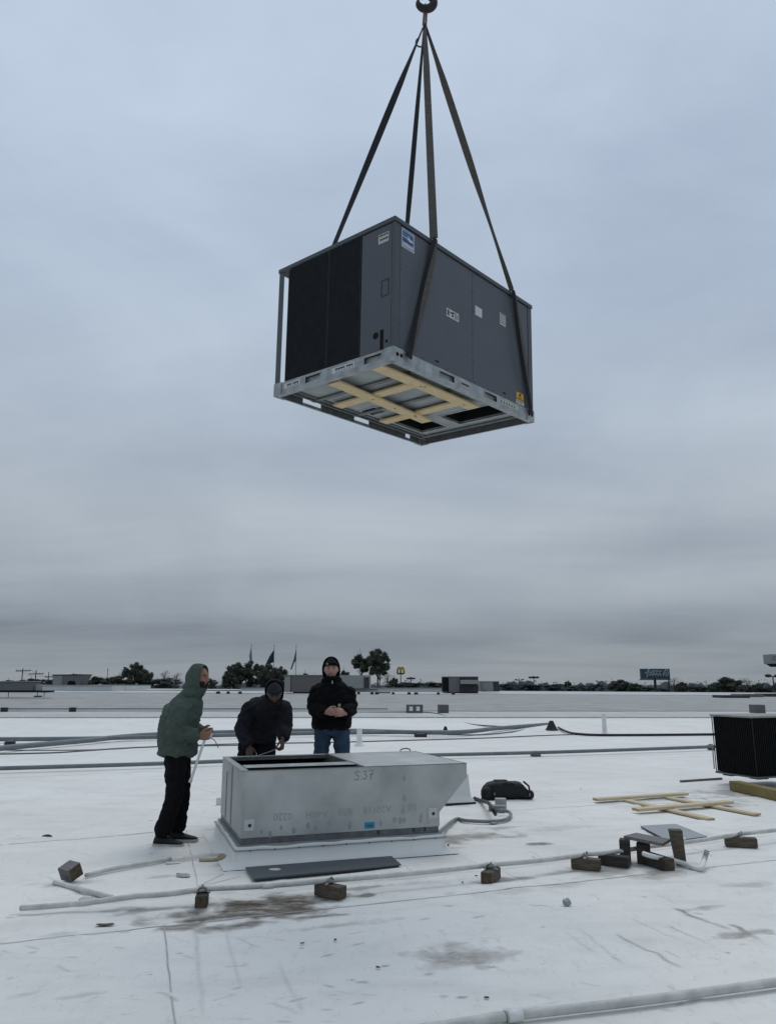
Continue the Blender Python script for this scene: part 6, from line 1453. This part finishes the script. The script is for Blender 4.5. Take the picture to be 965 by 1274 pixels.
for a in (('dense', 296, 823, 30, 30, 150, 'round dark evergreen left of the flags'), ('round', 313, 822, 34, 34, 152, 'dark evergreen under the pale flag'), ('dense', 334, 825, 32, 34, 148, 'dark evergreen behind the stooping worker'), ('round', 349, 829, 22, 30, 156, 'evergreen at the end of the flag clump, next to the brown grey unit'),
          ('dense', 286, 836, 22, 22, 146, 'low dark shrub tree at the start of the flag clump'),
          ('dense', 470, 806, 31, 32, 130, 'tall dark tree with a high rounded crown beside the black jacket'), ('round', 450, 814, 29, 24, 132, 'lower spreading tree leaning beside the tall one'), ('pine', 472, 826, 26, 20, 129, 'ragged lower boughs of the tall pair'), ('bare', 482, 836, 22, 18, 140, 'thin twiggy growth at the foot of the tall dark tree'),
          ('round', 168, 824, 30, 30, 150, 'broad round tree between the mast and the green hood'), ('dense', 180, 832, 24, 26, 152, 'paler tree shoulder right of the broad round one'), ('dense', 148, 840, 36, 18, 145, 'dark hedge tree below the broad round one'), ('bare', 204, 833, 20, 22, 160, 'bare brown tree just left of the green hood'), ('bare', 219, 836, 22, 20, 158, 'reddish bare tree touching the green hood'), ('bush', 205, 842, 44, 16, 150, 'low brush under the bare trees'),
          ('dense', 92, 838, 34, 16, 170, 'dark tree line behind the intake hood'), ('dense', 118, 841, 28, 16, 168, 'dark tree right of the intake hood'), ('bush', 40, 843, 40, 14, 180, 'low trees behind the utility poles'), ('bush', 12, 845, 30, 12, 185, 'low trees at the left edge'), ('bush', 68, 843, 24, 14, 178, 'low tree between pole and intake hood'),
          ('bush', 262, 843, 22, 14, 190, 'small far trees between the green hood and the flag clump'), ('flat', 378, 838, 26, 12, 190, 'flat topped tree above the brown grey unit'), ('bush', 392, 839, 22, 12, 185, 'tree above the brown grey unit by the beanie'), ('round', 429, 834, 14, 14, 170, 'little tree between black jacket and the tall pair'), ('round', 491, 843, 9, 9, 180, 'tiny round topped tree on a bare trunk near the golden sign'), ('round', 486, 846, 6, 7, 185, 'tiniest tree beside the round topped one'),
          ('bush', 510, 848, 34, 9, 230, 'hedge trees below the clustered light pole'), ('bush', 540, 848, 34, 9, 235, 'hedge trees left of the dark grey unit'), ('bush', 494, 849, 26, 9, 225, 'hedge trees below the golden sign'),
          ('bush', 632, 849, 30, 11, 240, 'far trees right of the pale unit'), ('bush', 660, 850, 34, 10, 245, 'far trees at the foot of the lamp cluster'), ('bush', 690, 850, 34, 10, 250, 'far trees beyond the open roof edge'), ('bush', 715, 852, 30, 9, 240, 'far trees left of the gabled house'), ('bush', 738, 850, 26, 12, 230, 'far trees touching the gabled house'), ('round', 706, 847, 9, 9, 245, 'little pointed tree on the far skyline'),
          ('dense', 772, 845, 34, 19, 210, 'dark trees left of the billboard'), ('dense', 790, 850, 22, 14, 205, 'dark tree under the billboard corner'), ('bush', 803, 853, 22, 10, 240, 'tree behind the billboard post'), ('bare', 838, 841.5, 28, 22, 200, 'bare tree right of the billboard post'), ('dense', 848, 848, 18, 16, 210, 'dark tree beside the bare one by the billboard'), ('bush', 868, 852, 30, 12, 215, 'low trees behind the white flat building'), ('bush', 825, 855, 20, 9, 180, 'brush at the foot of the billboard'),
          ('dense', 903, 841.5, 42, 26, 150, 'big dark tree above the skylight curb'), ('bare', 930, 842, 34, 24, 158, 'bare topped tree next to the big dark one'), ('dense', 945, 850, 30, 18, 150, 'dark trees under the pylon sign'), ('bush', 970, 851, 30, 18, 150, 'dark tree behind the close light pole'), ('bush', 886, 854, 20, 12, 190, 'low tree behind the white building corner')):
    tree(*a)
# the wood on the horizon reads as one mass
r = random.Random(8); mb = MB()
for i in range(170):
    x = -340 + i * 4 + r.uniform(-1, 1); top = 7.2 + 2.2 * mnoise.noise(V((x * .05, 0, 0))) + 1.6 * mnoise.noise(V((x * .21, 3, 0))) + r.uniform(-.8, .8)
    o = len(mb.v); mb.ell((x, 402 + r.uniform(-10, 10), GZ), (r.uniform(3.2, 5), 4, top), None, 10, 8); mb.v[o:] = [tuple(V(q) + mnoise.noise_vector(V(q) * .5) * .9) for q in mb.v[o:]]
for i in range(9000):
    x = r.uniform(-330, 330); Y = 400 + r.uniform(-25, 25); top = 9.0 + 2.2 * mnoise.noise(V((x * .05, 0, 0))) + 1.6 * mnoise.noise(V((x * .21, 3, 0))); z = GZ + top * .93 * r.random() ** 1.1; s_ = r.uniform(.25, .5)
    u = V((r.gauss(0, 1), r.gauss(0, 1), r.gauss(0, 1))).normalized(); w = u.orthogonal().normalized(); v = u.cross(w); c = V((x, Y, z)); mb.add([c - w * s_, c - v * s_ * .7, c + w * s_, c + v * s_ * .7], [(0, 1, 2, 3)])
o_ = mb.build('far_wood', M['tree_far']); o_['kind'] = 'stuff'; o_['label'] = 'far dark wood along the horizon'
